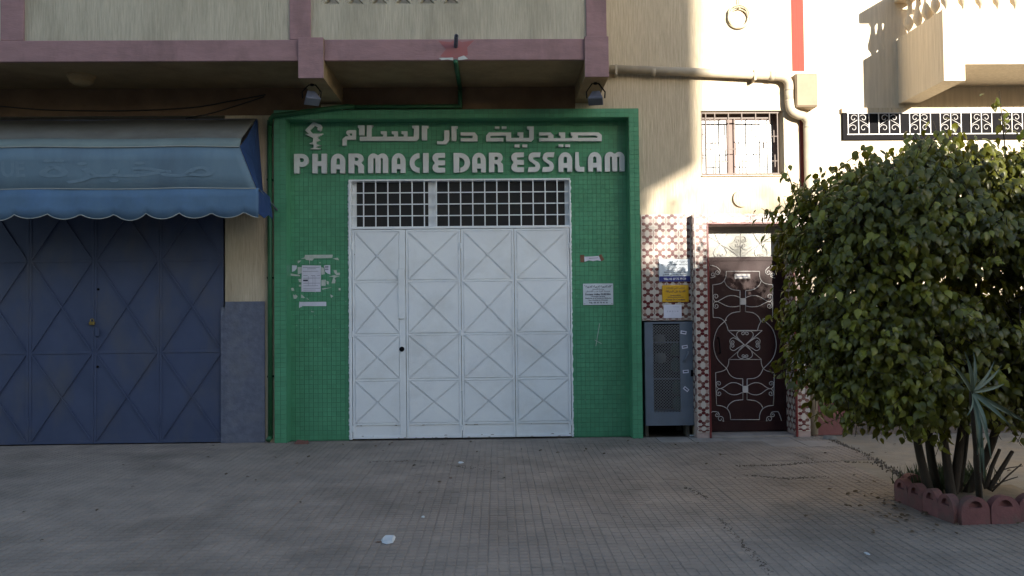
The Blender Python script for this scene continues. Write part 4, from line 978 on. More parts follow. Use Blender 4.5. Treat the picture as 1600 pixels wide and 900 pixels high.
# coil of cable on the sunny wall
x_, z_ = W(1153, 30); co = MB()
for i in range(4):
    rr_ = .115+.012*i-.02*(i == 3); pth = [(x_+rr_*math.cos(t*.3+i)*(1+.06*math.sin(t*.9+i)), -.02-.012*(i % 2)-.006*math.sin(t), z_+.01*i+rr_*math.sin(t*.3+i)*1.05) for t in range(0, 22)]
    co.tube(pth, .009, 6)
co.tube([(x_, -.03, z_+.12), (x_+.01, -.02, z_+.9)], .006, 5)
co.tube([(x_, .01, z_+.12), (x_, -.07, z_+.125)], .008, 6)
tag(co.build('cable_coil', 'cable', smooth=True), 'coil of cream cable hanging on the sunlit wall', 'cable')
c_ = W(1158, 310.5); out = [(c_[0]+.105*math.cos(rad(a)), c_[1]+.105*math.sin(rad(a))) for a in range(95, 300, 10)]
inn = [(c_[0]+.035+.095*math.cos(rad(a)), c_[1]+.03+.095*math.sin(rad(a))) for a in range(285, 105, -10)]
tag(plate('crescent_relief', [out+inn], -.035, .002, 'plaster', None), 'small crescent moon relief on the wall above the entrance door', 'ornament')
# loose cables over the awning
for pts_, lab in (([(0, 166), (80, 172), (200, 173), (300, 168), (360, 158), (415, 148)], 'thin black cable sagging across the lintel above the awning'), ([(290, 185), (330, 177), (370, 165), (413, 151)], 'short grey cable end hanging above the awning corner')):
    P_ = [(wx(px, py, -.012), -.012, wz(px, py, -.012)) for px, py in pts_]
    tag(MB().tube(catmull([Vector(p) for p in P_], 5), .007, 5).build('cable', 'rubber', smooth=True), lab, 'cable')

# ================================================================== PLAQUES, NOTICES
def plaque(name, rect, Y, th, mat, label, cat='sign', bevel=.002, parent=None):
    a0, a1, b0, b1 = PR(*rect, Y); o = thing(name, label, cat) if parent is None else parent
    MB().box(a0, a1, Y-th, Y, b0, b1).build('board', mat, o, bevel); return o, a0, a1, b0, b1
TY = YI+.0005
o, a0, a1, b0, b1 = plaque('doctor_plaque', (911, 443, 958, 476.5), TY, .012, 'whitesign', 'white printed plaque on the green mosaic right of the gate')
def lines(o, a0, a1, b0, b1, Y, spec, mat='ink'):
    for s, l, r_, f, sz, bo in spec:
        text('print', s, a0+(a1-a0)*l, a0+(a1-a0)*r_, b0+(b1-b0)*f, sz, Y, mat, o, bo)
lines(o, a0, a1, b0, b1, TY-.012, [(arabic('الدكتورة اديبة كديرة'), .08, .92, .82, .034, .0008), (arabic('جراحة الاسنان'), .3, .7, .71, .022, .0003), (arabic('خريجة كلية طب الاسنان'), .08, .9, .61, .022, .0003),
    ('Docteur Adiba GUEDIRA', .07, .92, .46, .03, .0012), ('Chirurgien dentiste', .26, .73, .375, .02, .0005), ('Diplômée de la Faculté de Médecine', .07, .93, .29, .02, .0006), ('Rue Abdelkrim Khattabi', .18, .82, .20, .02, .0005), ('Tél.: 05 37 75 41 31', .19, .81, .075, .026, .0008)])
for cx in (.05, .95):
    for cz in (.06, .9):
        MB().lathe((a0+(a1-a0)*cx, TY-.012, b0+(b1-b0)*cz), [(.005, 0), (.004, .003)], 8, 'y').build('screw', 'greymetal', o)
tY = -.0145
o, a0, a1, b0, b1 = plaque('doctor_plaque', (1029.5, 405, 1078, 440), tY, .012, 'whitesign', 'white plaque with a dark blue strip on the patterned tiles, topmost of three')
zb_ = b0+(b1-b0)*.24
MB().box(a0+.001, a1-.001, tY-.0135, tY-.0118, b0+.001, zb_).build('strip', 'bluesign', o)
lines(o, a0, a1, b0, b1, tY-.012, [(arabic('د نجيبة الشرقي بوستى'), .08, .92, .86, .03, .0006), ('Dr Najiba CHERKI BOUSTA', .08, .92, .73, .026, .0003), (arabic('امراض النساء والتوليد'), .24, .76, .59, .022, .0003), (arabic('الفحص بالصدى الايكوغرافي'), .24, .76, .49, .022, .0003),
    ('Maladies du Sein - Echographie', .16, .84, .40, .019, .0004), (arabic('جراحة وفحص العقم'), .12, .88, .29, .024, .0005)])
lines(o, a0, a1, b0, b1, tY-.0135, [('TEL: 05 37 75 79 29', .14, .86, .075, .034, .0012)], 'whiteink')
o, a0, a1, b0, b1 = plaque('medical_plaque', (1034.5, 445.5, 1076, 472), tY, .010, 'yellowsign', 'mustard yellow plaque between two white ones on the patterned tiles', bevel=.006)
lines(o, a0, a1, b0, b1, tY-.010, [(arabic('فحص طبي لشهادة'), .16, .84, .80, .026, .0003), (arabic('القدرة على السياقة'), .13, .87, .58, .034, .0006), ('Certificat Médical', .3, .7, .37, .019, .0003), ('aptitude physique et mentale', .2, .8, .27, .017, .0003), ('Permis De Conduire', .13, .86, .10, .027, .0008)])
o, a0, a1, b0, b1 = plaque('paper_notice', (1037, 476, 1065, 497), tY, .002, 'paper', 'small blank-looking white paper below the yellow plaque', 'paper', 0)
lines(o, a0, a1, b0, b1, tY-.002, [('1 0 2 1 0', .2, .82, .45, .024, .0004), ('reg', .55, .85, .82, .012, .0)], 'greyink')
# notices glued on the mosaic left of the gate
pY = YI-.0008
def poly(name, cx, cy, pts_, mat, Y, th=.0016, parent=None):
    return plate(name, [[W(440+x/7.5, 380+y/7.5, Y) for x, y in pts_]], Y-th, Y+.0, mat, parent)
def lbl(o, *a, **k): return tag(o, *a, **k)
t_ = poly('torn_tape', 0, 0, [(228, 185), (270, 165), (275, 138), (600, 135), (595, 172), (380, 178), (360, 205), (332, 200), (328, 255), (322, 200), (285, 196), (278, 180)], 'oldpaper', pY)
lbl(t_, 'long yellowed strip of old tape above the pasted notice', 'tape')
n_ = thing('pasted_notice', 'large pale lilac printed sheet pasted left of the gate', 'notice')
poly('sheet', 0, 0, [(238, 258), (462, 262), (458, 570), (232, 568)], 'paper', pY-.002, parent=n_)
N0 = lambda x, y: W(440+x/7.5, 380+y/7.5, pY-.0036)
for yy, a_, b_ in ((285, 250, 445), (300, 300, 400), (330, 250, 430), (380, 255, 305), (380, 345, 395), (380, 415, 450), (410, 255, 450), (470, 255, 450), (500, 255, 430), (530, 255, 450), (550, 255, 400)):
    p0, p1 = N0(a_, yy), N0(b_, yy); MB().box(p0[0], p1[0], pY-.0044, pY-.0037, p0[1]-.0035, p0[1]+.0035).build('print', 'greyink', n_)
p0, p1 = N0(252, 446), N0(308, 428); MB().box(p0[0], p1[0], pY-.0044, pY-.0037, p0[1], p1[1]).build('print', 'ink', n_)
for xx in (312, 365, 390):
    p0, p1 = N0(xx, 505), N0(xx+3, 385); MB().box(p0[0], p1[0], pY-.0046, pY-.0037, p0[1], p1[1]).build('print', 'greyink', n_)
lbl(poly('paper_strip', 0, 0, [(210, 680), (216, 688), (524, 686), (524, 737), (240, 736), (236, 752), (228, 742), (208, 762), (205, 740)], 'paper', pY), 'torn white paper strip below the pasted notice', 'paper')
lbl(poly('paper_corner', 0, 0, [(122, 258), (180, 262), (176, 300), (150, 328), (122, 336)], 'paper', pY), 'curved torn paper corner left of the pasted notice', 'paper')
pc = thing('paper_corner', 'torn printed paper corner right of the pasted notice', 'paper')
poly('sheet', 0, 0, [(497, 262), (570, 256), (572, 366), (540, 356), (512, 335)], 'paper', pY, parent=pc)
for yy in (275, 290, 310):
    p0, p1 = N0(508, yy), N0(548, yy); MB().box(p0[0], p1[0], pY-.0024, pY-.0016, p0[1]-.004, p0[1]+.004).build('print', 'ink', pc)
scr = MB(); rs = random.Random(11)
for pts_ in ([(188, 280), (236, 280), (236, 350), (190, 368)], [(95, 352), (215, 375), (215, 388), (110, 380)], [(197, 420), (232, 420), (232, 458), (205, 455)], [(203, 488), (232, 485), (232, 508), (205, 508)], [(464, 280), (496, 290), (508, 362), (466, 372)],
             [(466, 430), (520, 428), (516, 460), (518, 500), (466, 500)], [(526, 440), (556, 452), (548, 488), (530, 476)], [(608, 318), (645, 316), (648, 346), (684, 346), (682, 376), (640, 372), (622, 350)], [(553, 388), (620, 375), (682, 388), (640, 398), (620, 412), (634, 430), (628, 470), (584, 470), (600, 420), (610, 398)],
             [(112, 526), (138, 524), (150, 556), (118, 556)], [(134, 600), (158, 612), (160, 598), (188, 622), (170, 650), (142, 650)], [(232, 600), (270, 634), (268, 644), (230, 640)], [(290, 635), (318, 660), (312, 666)], [(668, 528), (690, 526), (690, 554), (670, 550)],
             [(188, 206), (232, 202), (200, 232), (190, 236)], [(345, 795), (390, 806), (350, 808)], [(440, 226), (456, 224), (452, 240)], [(470, 530), (590, 518), (540, 530), (480, 545)], [(570, 600), (590, 610), (610, 620), (580, 640)], [(600, 180), (660, 170), (672, 200), (630, 190)]):
    scr.prism([W(440+x/7.5, 380+y/7.5, pY) for x, y in pts_], pY-.0013, pY)
for i in range(46):
    px, py = rs.choice([(rs.uniform(455, 538), rs.uniform(395, 505)), (rs.uniform(452, 545), rs.uniform(450, 690)), (rs.uniform(895, 980), rs.uniform(395, 690))])
    x_, z_ = W(px, py, pY); r_ = rs.uniform(.003, .008); scr.prism([(x_-r_, z_), (x_+r_*.4, z_-r_*.7), (x_+r_, z_+r_*.5)], pY-.001, pY)
tag(scr.build('paper_scraps', 'oldpaper'), 'torn scraps of old paper stuck round the pasted notice', 'paper scraps', kind='stuff')
Q = lambda x, y: (890+x/9, 390+y/9)
tn = thing('taped_slip', 'torn white slip held by brown tape above the doctor plaque', 'paper')
plate('slip', [[W(*Q(x, y), pY) for x, y in [(205, 100), (410, 90), (442, 162), (390, 150), (330, 162), (270, 150), (210, 172)]]], pY-.0016, pY, 'paper', tn)
for l in ([(150, 75), (203, 75), (203, 180), (155, 178)], [(410, 78), (445, 66), (488, 140), (448, 165)]): plate('tape', [[W(*Q(x, y), pY) for x, y in l]], pY-.0028, pY, 'tape', tn)
plate('print', [[W(*Q(x, y), pY) for x, y in [(270, 118), (400, 110), (402, 120), (272, 130)]]], pY-.0026, pY-.0017, 'greyink', tn)
for k_, (p, q_) in enumerate((((937, 505), (931, 541)), ((929, 531), (940, 537)))):
    a_, b_ = W(*p, pY), W(*q_, pY)
    tag(MB().bar(a_, b_, .006, pY-.001, pY).build('chalk_scratch', 'oldpaper'), ('thin upright pale scratch on the mosaic below the doctor plaque', 'short slanting pale scratch crossing the upright one on the mosaic')[k_], 'scratch')

# ================================================================== STEEL METER CABINET
YC0 = -.03
ca = thing('meter_cabinet', 'blue-grey steel cabinet with mesh door between green frame and patterned pier', 'cabinet')
cx0, cx1, cz0, cz1 = PR(1008, 503, 1083, 665, YC0); cx0 = max(cx0, xn0+.004); cz1 = min(cz1, zn-.004); cx1 = min(cx1, xn1-.016)
bx = MB(); t = .012
bx.box(cx0, cx0+t, YC0+.02, .32, cz0, cz1); bx.box(cx1-t, cx1, YC0+.02, .32, cz0, cz1); bx.box(cx0+t, cx1-t, YC0+.02, .32, cz1-t, cz1); bx.box(cx0+t, cx1-t, YC0+.02, .32, cz0, cz0+t); bx.build('case', 'cabinet', ca); MB().box(cx0+t, cx1-t, .31, .32, cz0+t, cz1-t).build('back', 'dark', ca); MB().box(cx0+t, cx0+t+.003, YC0+.03, .31, cz0+t, cz1-t).build('shade_lining', 'dark', ca); MB().box(cx1-t-.003, cx1-t, YC0+.03, .31, cz0+t, cz1-t).build('shade_lining', 'dark', ca)  # dark back and side sheets put the cabinet's inner shade into colour
for sx in (cx0+.04, cx1-.04): MB().box(sx-.02, sx+.02, .12, .3, -.013, cz0-.0005).build('foot', 'stone', ca)
vx0, vx1 = wx(1021, 580, YC0), wx(1063, 580, YC0); vz1, vz0 = wz(1042, 506, YC0), wz(1042, 644, YC0)
cr = [wz(1042, 535, YC0), wz(1042, 592, YC0)]
door = MB(); door.box(cx0, vx0, YC0, YC0+.02, cz0, cz1); door.box(vx1, cx1, YC0, YC0+.02, cz0, cz1); door.box(vx0, vx1, YC0, YC0+.02, vz1, cz1); door.box(vx0, vx1, YC0, YC0+.02, cz0, vz0)
dd = door.build('door', 'cabinet', ca, .002)
for z in cr: MB().box(vx0, vx1, YC0+.012, YC0+.02, z-.008, z+.008).build('crossbar', 'cabinet', dd)
ms = MB(); px_, pz_ = .037, .0175; nzz = int((vz1-vz0)/pz_); nxx = int((vx1-vx0)/px_)+1
for j in range(nzz+1):
    for i in range(nxx*2+1):
        x_ = vx0+i*px_/2; z_ = vz0+j*pz_
        if (i+j) % 2 == 0:
            for sgn in (1, -1):
                xa, za, xb, zb2 = x_, z_, x_+px_/2, z_+sgn*pz_
                if xb > vx1+.002 or not (vz0-.001 <= zb2 <= vz1+.001): continue
                ms.bar((xa, za), (xb, zb2), .0055, YC0+.006, YC0+.010)
o = ms.build('mesh_screen', 'meshwire', dd); o['kind'] = 'stuff'
for (px, py, an) in ((1068, 519.5, -10), (1070, 542, 8), (1071.5, 580.5, 4), (1072, 608, -40)):
    x_, z_ = W(px, py, YC0); c, s = math.cos(rad(an)), math.sin(rad(an))
    rp = lambda u, v: (x_+u*c-v*s, z_+u*s+v*c)
    stk = plate('sticker', [[rp(-.036, -.02), rp(.036, -.02), rp(.036, .02), rp(-.036, .02)]], YC0-.0012, YC0, 'paper', dd)
    plate('print', [[rp(-.024, -.006), rp(.024, -.006), rp(.024, .008), rp(-.024, .008)]], YC0-.002, YC0-.0013, 'ink', ca)
x_, z_ = W(1071, 557, YC0); MB().tube([(x_-.02, YC0, z_-.055), (x_-.02, YC0-.025, z_-.055), (x_+.035, YC0-.03, z_+.05), (x_+.035, YC0, z_+.055)], .010, 8).build('handle', 'cabinet', dd, smooth=True)
MB().box(cx1-.03, cx1-.002, YC0-.012, YC0-.0005, wz(1083, 588, YC0), wz(1083, 578, YC0)).build('latch', 'black', dd)
for (px, py) in ((1030, 531), (1032, 560)):
    x_, z_ = W(px, py, .2); MB().lathe((x_, .2, z_-.06), [(.02, 0), (.07, .02), (.075, .08), (.06, .12), (.02, .13)], 12).build('meter', 'metergrey', ca, smooth=True)
for (px, py) in ((1056, 545), (1056, 570), (1058, 605), (1059, 630)):
    x_, z_ = W(px, py, .2); MB().lathe((x_, .2, z_-.09), [(.03, 0), (.06, .03), (.06, .12), (.03, .17), (.02, .18)], 12).build('meter', 'bottle', ca, smooth=True)
MB().box(vx0-.1, vx1+.1, .12, .3, vz0-.012, vz0-.002).build('shelf', 'cabinet', ca)

# ================================================================== PLANTER
def block_mesh():
    w_, h, t = .112, .21, .045
    outer = [(-w_, 0), (w_, 0), (w_, h-w_*.95)] + [(w_*math.cos(rad(a)), h-w_*.95+w_*.95*math.sin(rad(a))) for a in range(15, 180, 15)] + [(-w_, h-w_*.95)]
    hole = [(-.055, h*.62), (.055, h*.62)] + [(.055*math.cos(rad(a)), h*.62+.05*math.sin(rad(a))) for a in range(20, 180, 20)]
    return outer, hole
ou, ho = block_mesh()
tmp = plate('edging_block', [ou, ho], -.03, .0, 'edging', None); bme = tmp.data; bpy.data.objects.remove(tmp)
bk = MB().prism(ou, .0005, .035)
n0 = len(bme.vertices); bmx = bmesh.new(); bmx.from_mesh(bme)
vs_ = [bmx.verts.new(v) for v in bk.v]
for f in bk.f: bmx.faces.new([vs_[i] for i in f])
bmx.to_mesh(bme); bmx.free()
c0 = Vector(G(1403, 782)); c1 = Vector(G(1497, 819)); c2_ = Vector(G(1660, 812)); c0b = Vector((c0.x+.02, c0.y+.12))
labs = ['on the left side farthest back', 'second from the back on the left side', 'third from the back on the left side, behind white litter', 'on the left side next to the front corner', 'just right of the front corner', 'second from the corner along the front', 'third from the corner along the front', 'at the far right of the front']
def edging(p, ang, lab, tilt=0):
    o = link('edging_block', bme, None, loc=(p.x, p.y, -.012)); o.rotation_euler = (rad(tilt), 0, ang)
    tag(o, 'scalloped terracotta edging block '+lab, 'edging block', 'scalloped blocks edging the planter')
dL = c1-c0
for i in range(4):
    p = c0+dL*((i+.5)/4); o = edging(p, math.atan2(dL.y, dL.x), labs[i], rnd.uniform(-4, 4)); 
for ob in [o for o in bpy.data.objects if o.name.startswith('edging_block')]: ob.scale.x = dL.length/4/.226
dF = (c2_-c1); uF = dF.normalized()
for i in range(4):
    p = c1+uF*(.118+i*.232); edging(p+Vector((0, rnd.uniform(-.012, .012))), math.atan2(uF.y, uF.x)+rnd.uniform(-.07, .07), labs[4+i], rnd.uniform(-6, 5))
pb = c0+Vector((.16, .09)); edging(pb, math.pi+.25, 'on the back edge behind the leftmost blocks')
so_ = MB(); nS = 14
pl = [c0+Vector((.05, .05)), c1+Vector((.05, .05)), c1+uF*.95+Vector((0, .05)), c0+Vector((1.1, .25)), c0+Vector((.25, .12))]
cen = Vector((sum(p.x for p in pl)/5, sum(p.y for p in pl)/5))
V = [(cen.x, cen.y, .10)]; ring = []
for k_ in range(5):
    a_, b_ = pl[k_], pl[(k_+1) % 5]
    for j in range(4): ring.append(a_+(b_-a_)*(j/4))
V += [(cen.x+(p.x-cen.x)*.6, cen.y+(p.y-cen.y)*.6, .09+.02*noise.noise(Vector((p.x*4, p.y*4, 0)))) for p in ring] + [(p.x, p.y, .06) for p in ring] + [(p.x, p.y, -.03) for p in ring]
nr = len(ring); fs = [(0, 1+i, 1+(i+1) % nr) for i in range(nr)]
for L2 in (0, 1): fs += [(1+L2*nr+i, 1+(L2+1)*nr+i, 1+(L2+1)*nr+(i+1) % nr, 1+L2*nr+(i+1) % nr) for i in range(nr)]
structure(MB().add(V, fs).build('planter_soil', 'earth', smooth=True))

# ---- bush
bush = thing('ficus_bush', 'big round leafy green bush in the scalloped planter', 'bush')
BC = Vector((wx(1482, 600, -3.5), -3.5, 0)); S2 = 190.0
rb_ = random.Random(21)
stem_tops = []
for i, (dx, dy, lx) in enumerate(((-.14, .0, -.30), (-.05, .06, -.05), (.02, -.02, .10), (.09, .05, .28), (-.02, -.08, -.12), (.15, .02, .3))):
    b0_ = Vector((BC.x+dx-.02, BC.y+dy, .06)); b3 = Vector((BC.x+lx*1.3, BC.y+rb_.uniform(-.4, .4), 1.5+rb_.uniform(-.2, .4)))
    b1_ = b0_.lerp(b3, .3)+Vector((-.03+.02*i-.05*(lx < 0), 0, .02)); b2_ = b0_.lerp(b3, .65)
    P_ = catmull([b0_, b1_, b2_, b3], 6); n = len(P_)
    MB().tube(P_, [.040*(1-.7*k_/n) for k_ in range(n)], 8).build('stem', 'bark', bush, smooth=True); stem_tops.append(P_)
CC = Vector((wx(1488, 440, BC.y), BC.y, wz(1488, 447, BC.y))); RX, RY, RZ = 1.27, .76, 1.05
def crown_r(d):                    # uneven outline
    return 1+.12*noise.noise(d*1.7+Vector((3, 1, 0)))+.13*noise.noise(d*4.3)+.09*noise.noise(d*8.5)
LEAF = [((0, 0, 0)), (.021, .012, -.003), (.026, .032, -.004), (.014, .056, -.010), (0, .078, -.022), (-.014, .056, -.010), (-.026, .032, -.004), (-.021, .012, -.003), (0, .03, .006)]
LF = [(0, 1, 8), (1, 2, 8), (2, 3, 8), (3, 4, 8), (4, 5, 8), (5, 6, 8), (6, 7, 8), (7, 0, 8)]
def leaf_mesh(mat):
    me = bpy.data.meshes.new('leaf'); me.from_pydata(LEAF, [], LF); me.materials.append(M[mat])
    for p in me.polygons: p.use_smooth = True
    return me
lm1, lm2 = leaf_mesh('leaf'), leaf_mesh('leaf2')
allL = []
def leafmat_at(pos, out, rg):
    # blade hangs down and outward, its upper side turned outward
    dirv = Vector((out.x*.55, out.y*.55, -.75))+Vector((rg.gauss(0, .38), rg.gauss(0, .38), rg.gauss(0, .3))); dirv.normalize()
    nrm = (out+Vector((0, 0, .55))+Vector((rg.gauss(0, .35), rg.gauss(0, .35), rg.gauss(0, .25)))); nrm = (nrm-dirv*nrm.dot(dirv))
    if nrm.length < 1e-4: nrm = dirv.orthogonal()
    nrm.normalize(); xv = dirv.cross(nrm); s = rg.uniform(.7, 1.15)
    m = Matrix((xv*s, dirv*s, nrm*s)).transposed().to_4x4(); m.translation = pos; return m
twigs = MB()
for i in range(4000):
    d = Vector((rb_.gauss(0, 1), rb_.gauss(0, 1), rb_.gauss(0, 1))); d.normalize()
    if d.z < -.8: d.z = -.8; d.normalize()
    dep = 1-abs(rb_.gauss(0, .13)) if rb_.random() < .72 else rb_.uniform(.3, .9); dep = max(dep, .3)
    if d.y > .5 and rb_.random() < .35: continue
    r_ = crown_r(d)*dep; d = Vector([math.copysign(abs(v)**.70, v) for v in d])
    if noise.noise(d*3.2+Vector((0, 5, 0))) < -.55 and dep > .8: continue       # gaps
    p = Vector((CC.x+d.x*RX*r_, CC.y+d.y*RY*r_, CC.z+d.z*RZ*r_))
    if p.z < .29+.12*noise.noise(Vector((p.x*3, p.y*3, 0))): continue
    out = Vector((d.x/RX, d.y/RY, d.z/RZ)).normalized()
    young = rb_.random() < .3
    tw_d = (out*.6+Vector((rb_.gauss(0, .5), rb_.gauss(0, .5), rb_.gauss(.1, .5)))).normalized()
    n = rb_.randint(6, 11); Lt = rb_.uniform(.12, .26)
    twigs.tube([p-tw_d*.1, p, p+tw_d*Lt+Vector((0, 0, -.03))], [.004, .0035, .002], 4, False)
    for k_ in range(n):
        q0 = p+tw_d*Lt*k_/n+Vector((rb_.gauss(0, .035), rb_.gauss(0, .035), rb_.gauss(0, .03)))
        allL.append((leafmat_at(q0, out, rb_), young and rb_.random() < .7))
# long sprigs that stand out of the crown
for bx_, bz_, tx_, tz_, n in ((1556, 215, 1543, 150, 14), (1330, 245, 1345, 232, 8), (1232, 300, 1216, 262, 8), (1480, 225, 1470, 205, 8), (1590, 220, 1585, 185, 9), (1425, 232, 1405, 212, 8)):
    a_ = Vector((wx(bx_, bz_, BC.y), BC.y-.1, wz(bx_, bz_, BC.y))); b_ = Vector((wx(tx_, tz_, BC.y), BC.y-.15, wz(tx_, tz_, BC.y)))
    twigs.tube([a_-(b_-a_)*.8, a_, b_], [.006, .005, .002], 4, False)
    for k_ in range(n):
        q0 = a_.lerp(b_, k_/(n-1))+Vector((rb_.gauss(0, .03), rb_.gauss(0, .03), rb_.gauss(0, .015)))
        allL.append((leafmat_at(q0, Vector((rb_.gauss(0, 1), -.6, .3)).normalized(), rb_), rb_.random() < .4))
def face(m): return -(m.col[2].to_3d().dot((m.translation-CAM).normalized()))
order = sorted(range(len(allL)), key=lambda i: (allL[i][0].translation-CAM).length - .5*abs(face(allL[i][0])))
own = set(order[:300])
cr1, cr2 = MB(), MB()
for i, (m, yg_) in enumerate(allL):
    if i in own: continue
    (cr2 if yg_ else cr1).add([m @ Vector(v) for v in LEAF], LF)
crown = cr1.build('crown', 'leaf', bush, smooth=True); crown['kind'] = 'stuff'
c2o = cr2.build('young_foliage', 'leaf2', bush, smooth=True); c2o['kind'] = 'stuff'
tg = twigs.build('twigs', 'bark', bush); tg['kind'] = 'stuff'
for i in order[:300]:
    m, yg_ = allL[i]; o = link('leaf', lm2 if yg_ else lm1, crown); o.matrix_basis = m
print('leaves', len(allL))

# ---- yucca, bare twigs, grass in the planter
yu = thing('yucca_plant', 'spiky grey-green yucca with drooping blades in front of the bush trunk', 'plant')
YY = -4.5; hub = Vector((wx(1518, 613, YY), YY, wz(1518, 613, YY))); foot = Vector((wx(1532, 770, -3.75), -3.74, .05))
MB().tube(catmull([foot, foot.lerp(hub, .5)+Vector((.03, .05, 0)), hub], 6), [.024]*6+[.018]*6+[.014], 8).build('stem', 'bark', yu, smooth=True)
def blade(a, b_, sag, w_):
    a, b_ = Vector(a), Vector(b_); n = 7; t = (b_-a); side = t.cross(Vector((0, 1, .2))).normalized(); V = []
    for i in range(n+1):
        u = i/n; c = a.lerp(b_, u)+Vector((0, -.03*math.sin(math.pi*u), -sag*u*u)); ww = w_*(.55+.9*u*(1-u)*1.8)*(1-u**3)+.001
        V += [tuple(c-side*ww+Vector((0, -.006, 0))), tuple(c+Vector((0, .004, 0))), tuple(c+side*ww+Vector((0, -.006, 0)))]
    fs = []
    for i in range(n): fs += [(3*i, 3*i+1, 3*i+4, 3*i+3), (3*i+1, 3*i+2, 3*i+5, 3*i+4)]
    o = MB().add(V, fs).build('blade', 'yucca', yu, smooth=True); return o
for px, py, dy in ((1488, 572, -.1), (1508, 556, -.05), (1520, 556, .05), (1549, 570, .1), (1560, 575, .2), (1572, 660, -.15), (1580, 650, -.05), (1598, 658, 0), (1528, 688, -.2), (1532, 690, -.1), (1545, 705, -.15), (1530, 725, -.05), (1535, 732, -.12), (1512, 645, -.2), (1540, 670, -.2), (1526, 700, 0), (1566, 600, .1)):
    e_ = Vector((wx(px, py, YY+dy), YY+dy, wz(px, py, YY+dy))); blade(hub, hub+(e_-hub)*1.12, .0, .014)
dead = thing('cut_branches', 'bare cut branches leaning right beside the yucca', 'branches')
for (p, q_, r_) in (((1540, 762), (1562, 702), .018), ((1545, 765), (1582, 705), .02), ((1550, 768), (1596, 725), .007), ((1548, 764), (1590, 745), .006), ((1556, 738), (1598, 728), .005), ((1540, 764), (1530, 728), .012), ((1545, 750), (1562, 758), .006)):
    a_ = Vector((wx(*p, -3.6), -3.6, max(wz(*p, -3.6), .06))); b_ = Vector((wx(*q_, -3.55), -3.55, wz(*q_, -3.55)))
    MB().tube([a_, a_.lerp(b_, .5)+Vector((rb_.uniform(-.015, .015), 0, .01)), b_], [r_, r_*.9, r_*.7], 6).build('branch', 'bark', dead, smooth=True)
gr_ = MB()
for i in range(900):
    cx = G(rb_.gauss(1460, 26), 0 + rb_.uniform(742, 790)); x_, y_ = cx[0], min(max(cx[1], c1.y+.12), -2.95)
    if x_ < c0.x+.08: continue
    h = rb_.uniform(.06, .2); a_ = rb_.uniform(0, 6.28); l_ = rb_.uniform(0, .07)
    gr_.add([(x_-.004, y_, .05), (x_+.004, y_, .05), (x_+math.cos(a_)*l_*.5+.003, y_+math.sin(a_)*l_*.5, .06+h*.6), (x_+math.cos(a_)*l_, y_+math.sin(a_)*l_, .06+h)], [(0, 1, 2), (0, 2, 3)])
tag(gr_.build('grass', 'grass'), 'tufts of grass round the bush trunk', 'grass', kind='stuff')
wd = MB()
for i in range(500):
    t = rb_.random(); k_ = rb_.randint(0, len(BORDER)-2); a_, b_ = BORDER[k_], BORDER[k_+1]
    x_ = a_[0]+(b_[0]-a_[0])*t+rb_.gauss(0, .03); y_ = a_[1]+(b_[1]-a_[1])*t+rb_.gauss(0, .03)
    h = rb_.uniform(.008, .03); s = rb_.uniform(.006, .02); a2 = rb_.uniform(0, 6.28)
    wd.add([(x_+s*math.cos(a2+k3*2.1), y_+s*math.sin(a2+k3*2.1), -.02) for k3 in range(3)]+[(x_, y_, h*.6)], [(0, 1, 3), (1, 2, 3), (2, 0, 3)])
for line, n_c in (([(1150, 728), (1180, 727), (1215, 727), (1255, 723), (1300, 721), (1360, 722)], 420), ([(1245, 709), (1272, 720)], 60), ([(1165, 742), (1230, 748), (1290, 744)], 160), ([(1070, 760), (1105, 778)], 70), ([(1010, 692), (1020, 702)], 30), ([(1125, 812), (1160, 848), (1205, 896)], 160), ([(560, 722), (650, 720), (790, 738)], 150)):
    for i in range(int(n_c*.6)):
        u_ = rb_.random()*(len(line)-1); k_ = min(int(u_), len(line)-2); t = u_-k_
        x_, y_ = G(line[k_][0]+(line[k_+1][0]-line[k_][0])*t, line[k_][1]+(line[k_+1][1]-line[k_][1])*t)
        x_ += rb_.gauss(0, .016); y_ += rb_.gauss(0, .02); s = rb_.uniform(.006, .018); a2 = rb_.uniform(0, 6.28)
        wd.add([(x_+s*math.cos(a2+k3*2.1), y_+s*.6*math.sin(a2+k3*2.1), -.004) for k3 in range(3)]+[(x_, y_, .005)], [(0, 1, 3), (1, 2, 3), (2, 0, 3)])
tag(wd.build('edge_rubble', 'mortar'), 'dark crumbs and dirt along the broken paving edge', 'rubble', kind='stuff')

fl_ = MB()
for i in range(170):
    if i < 110: x_, y_ = c0.x+rb_.gauss(.1, .45), c0.y+rb_.gauss(-.25, .4)
    else: x_, y_ = rb_.uniform(-4, 5), -abs(rb_.gauss(0, 1.6))-.12
    a2 = rb_.uniform(0, 6.28); m = Matrix.Translation((x_, y_, .012)) @ Matrix.Rotation(a2, 4, 'Z') @ Matrix.Rotation(rb_.gauss(0, .25), 4, 'X') @ Matrix.Scale(rb_.uniform(.4, .8), 4)
    fl_.add([m @ Vector(v) for v in LEAF], LF)
tag(fl_.build('fallen_leaves', 'deadleaf'), 'dry brown leaves scattered over the paving', 'dry leaves', kind='stuff')

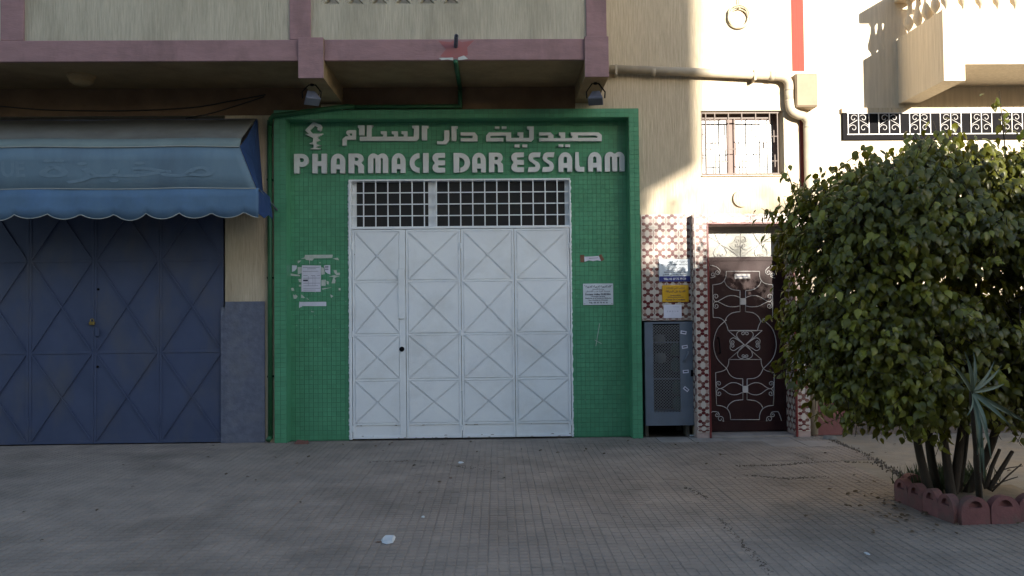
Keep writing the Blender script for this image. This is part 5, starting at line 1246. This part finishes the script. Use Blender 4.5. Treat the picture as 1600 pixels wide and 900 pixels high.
# ================================================================== LITTER
def scrap(name, px, py, w_, d_, h, mat, label, cat='litter', seed=0):
    x_, y_ = G(px, py); rg = random.Random(seed); n = 8; top = []
    V = []
    for lay, zz_ in ((1.0, .001), (.75, h)):
        for i in range(n):
            a_ = 2*math.pi*i/n; k_ = lay*rg.uniform(.75, 1.1); V.append((x_+w_/2*k_*math.cos(a_), y_+d_/2*k_*math.sin(a_), zz_*rg.uniform(.7, 1.2) if lay < 1 else zz_))
    fs = [tuple(range(n))[::-1], tuple(range(n, 2*n))]+[(i, (i+1) % n, n+(i+1) % n, n+i) for i in range(n)]
    o = MB().add(V, fs).build(name, mat); tag(o, label, cat); return o
scrap('plastic_scrap', 607, 844, .11, .20, .02, 'litter', 'white plastic scrap lying on the paving in the foreground', seed=1)
scrap('paper_bit', 720, 723, .06, .10, .008, 'litter', 'tiny white paper bit on the paving below the gate', seed=2)
scrap('paper_bit', 661, 808, .03, .06, .006, 'litter', 'tiny white paper bit between the plastic scrap and the gate', seed=3)
scrap('paper_bit', 1354, 865, .035, .07, .005, 'litter', 'tiny white paper bit on the right foreground paving', seed=4)
scrap('brick_fragment', 471, 693.5, .19, .07, .045, 'brickbit', 'flat reddish brick fragment at the foot of the green mosaic', 'brick', seed=5)
scrap('stone_chunk', 1060, 672, .09, .1, .05, 'stone', 'pale stone chunk under the steel cabinet', 'stone', seed=6)
scrap('paper_bit', 1083, 681, .10, .06, .012, 'litter', 'crumpled pale paper at the foot of the patterned pier', seed=7)
scrap('crumpled_tissue', 1446, 795, .09, .1, .07, 'litter', 'crumpled bluish white tissue beside the scalloped blocks', seed=8)
scrap('crumpled_tissue', 1460, 805, .05, .06, .03, 'litter', 'small yellowish white tissue bit next to the larger crumpled tissue', seed=9)
scrap('dark_leaf', 592, 847, .05, .03, .004, 'rust', 'dark dry leaf just left of the white plastic scrap', 'leaf', seed=10)
scrap('dark_leaf', 704, 747, .04, .05, .006, 'rust', 'dark dry leaf on the paving below the centre of the gate', 'leaf', seed=12)
scrap('dirt_clump', 1297, 686, .2, .14, .04, 'stone', 'dark dirt clump at the foot of the pink plinth', 'dirt', seed=13)
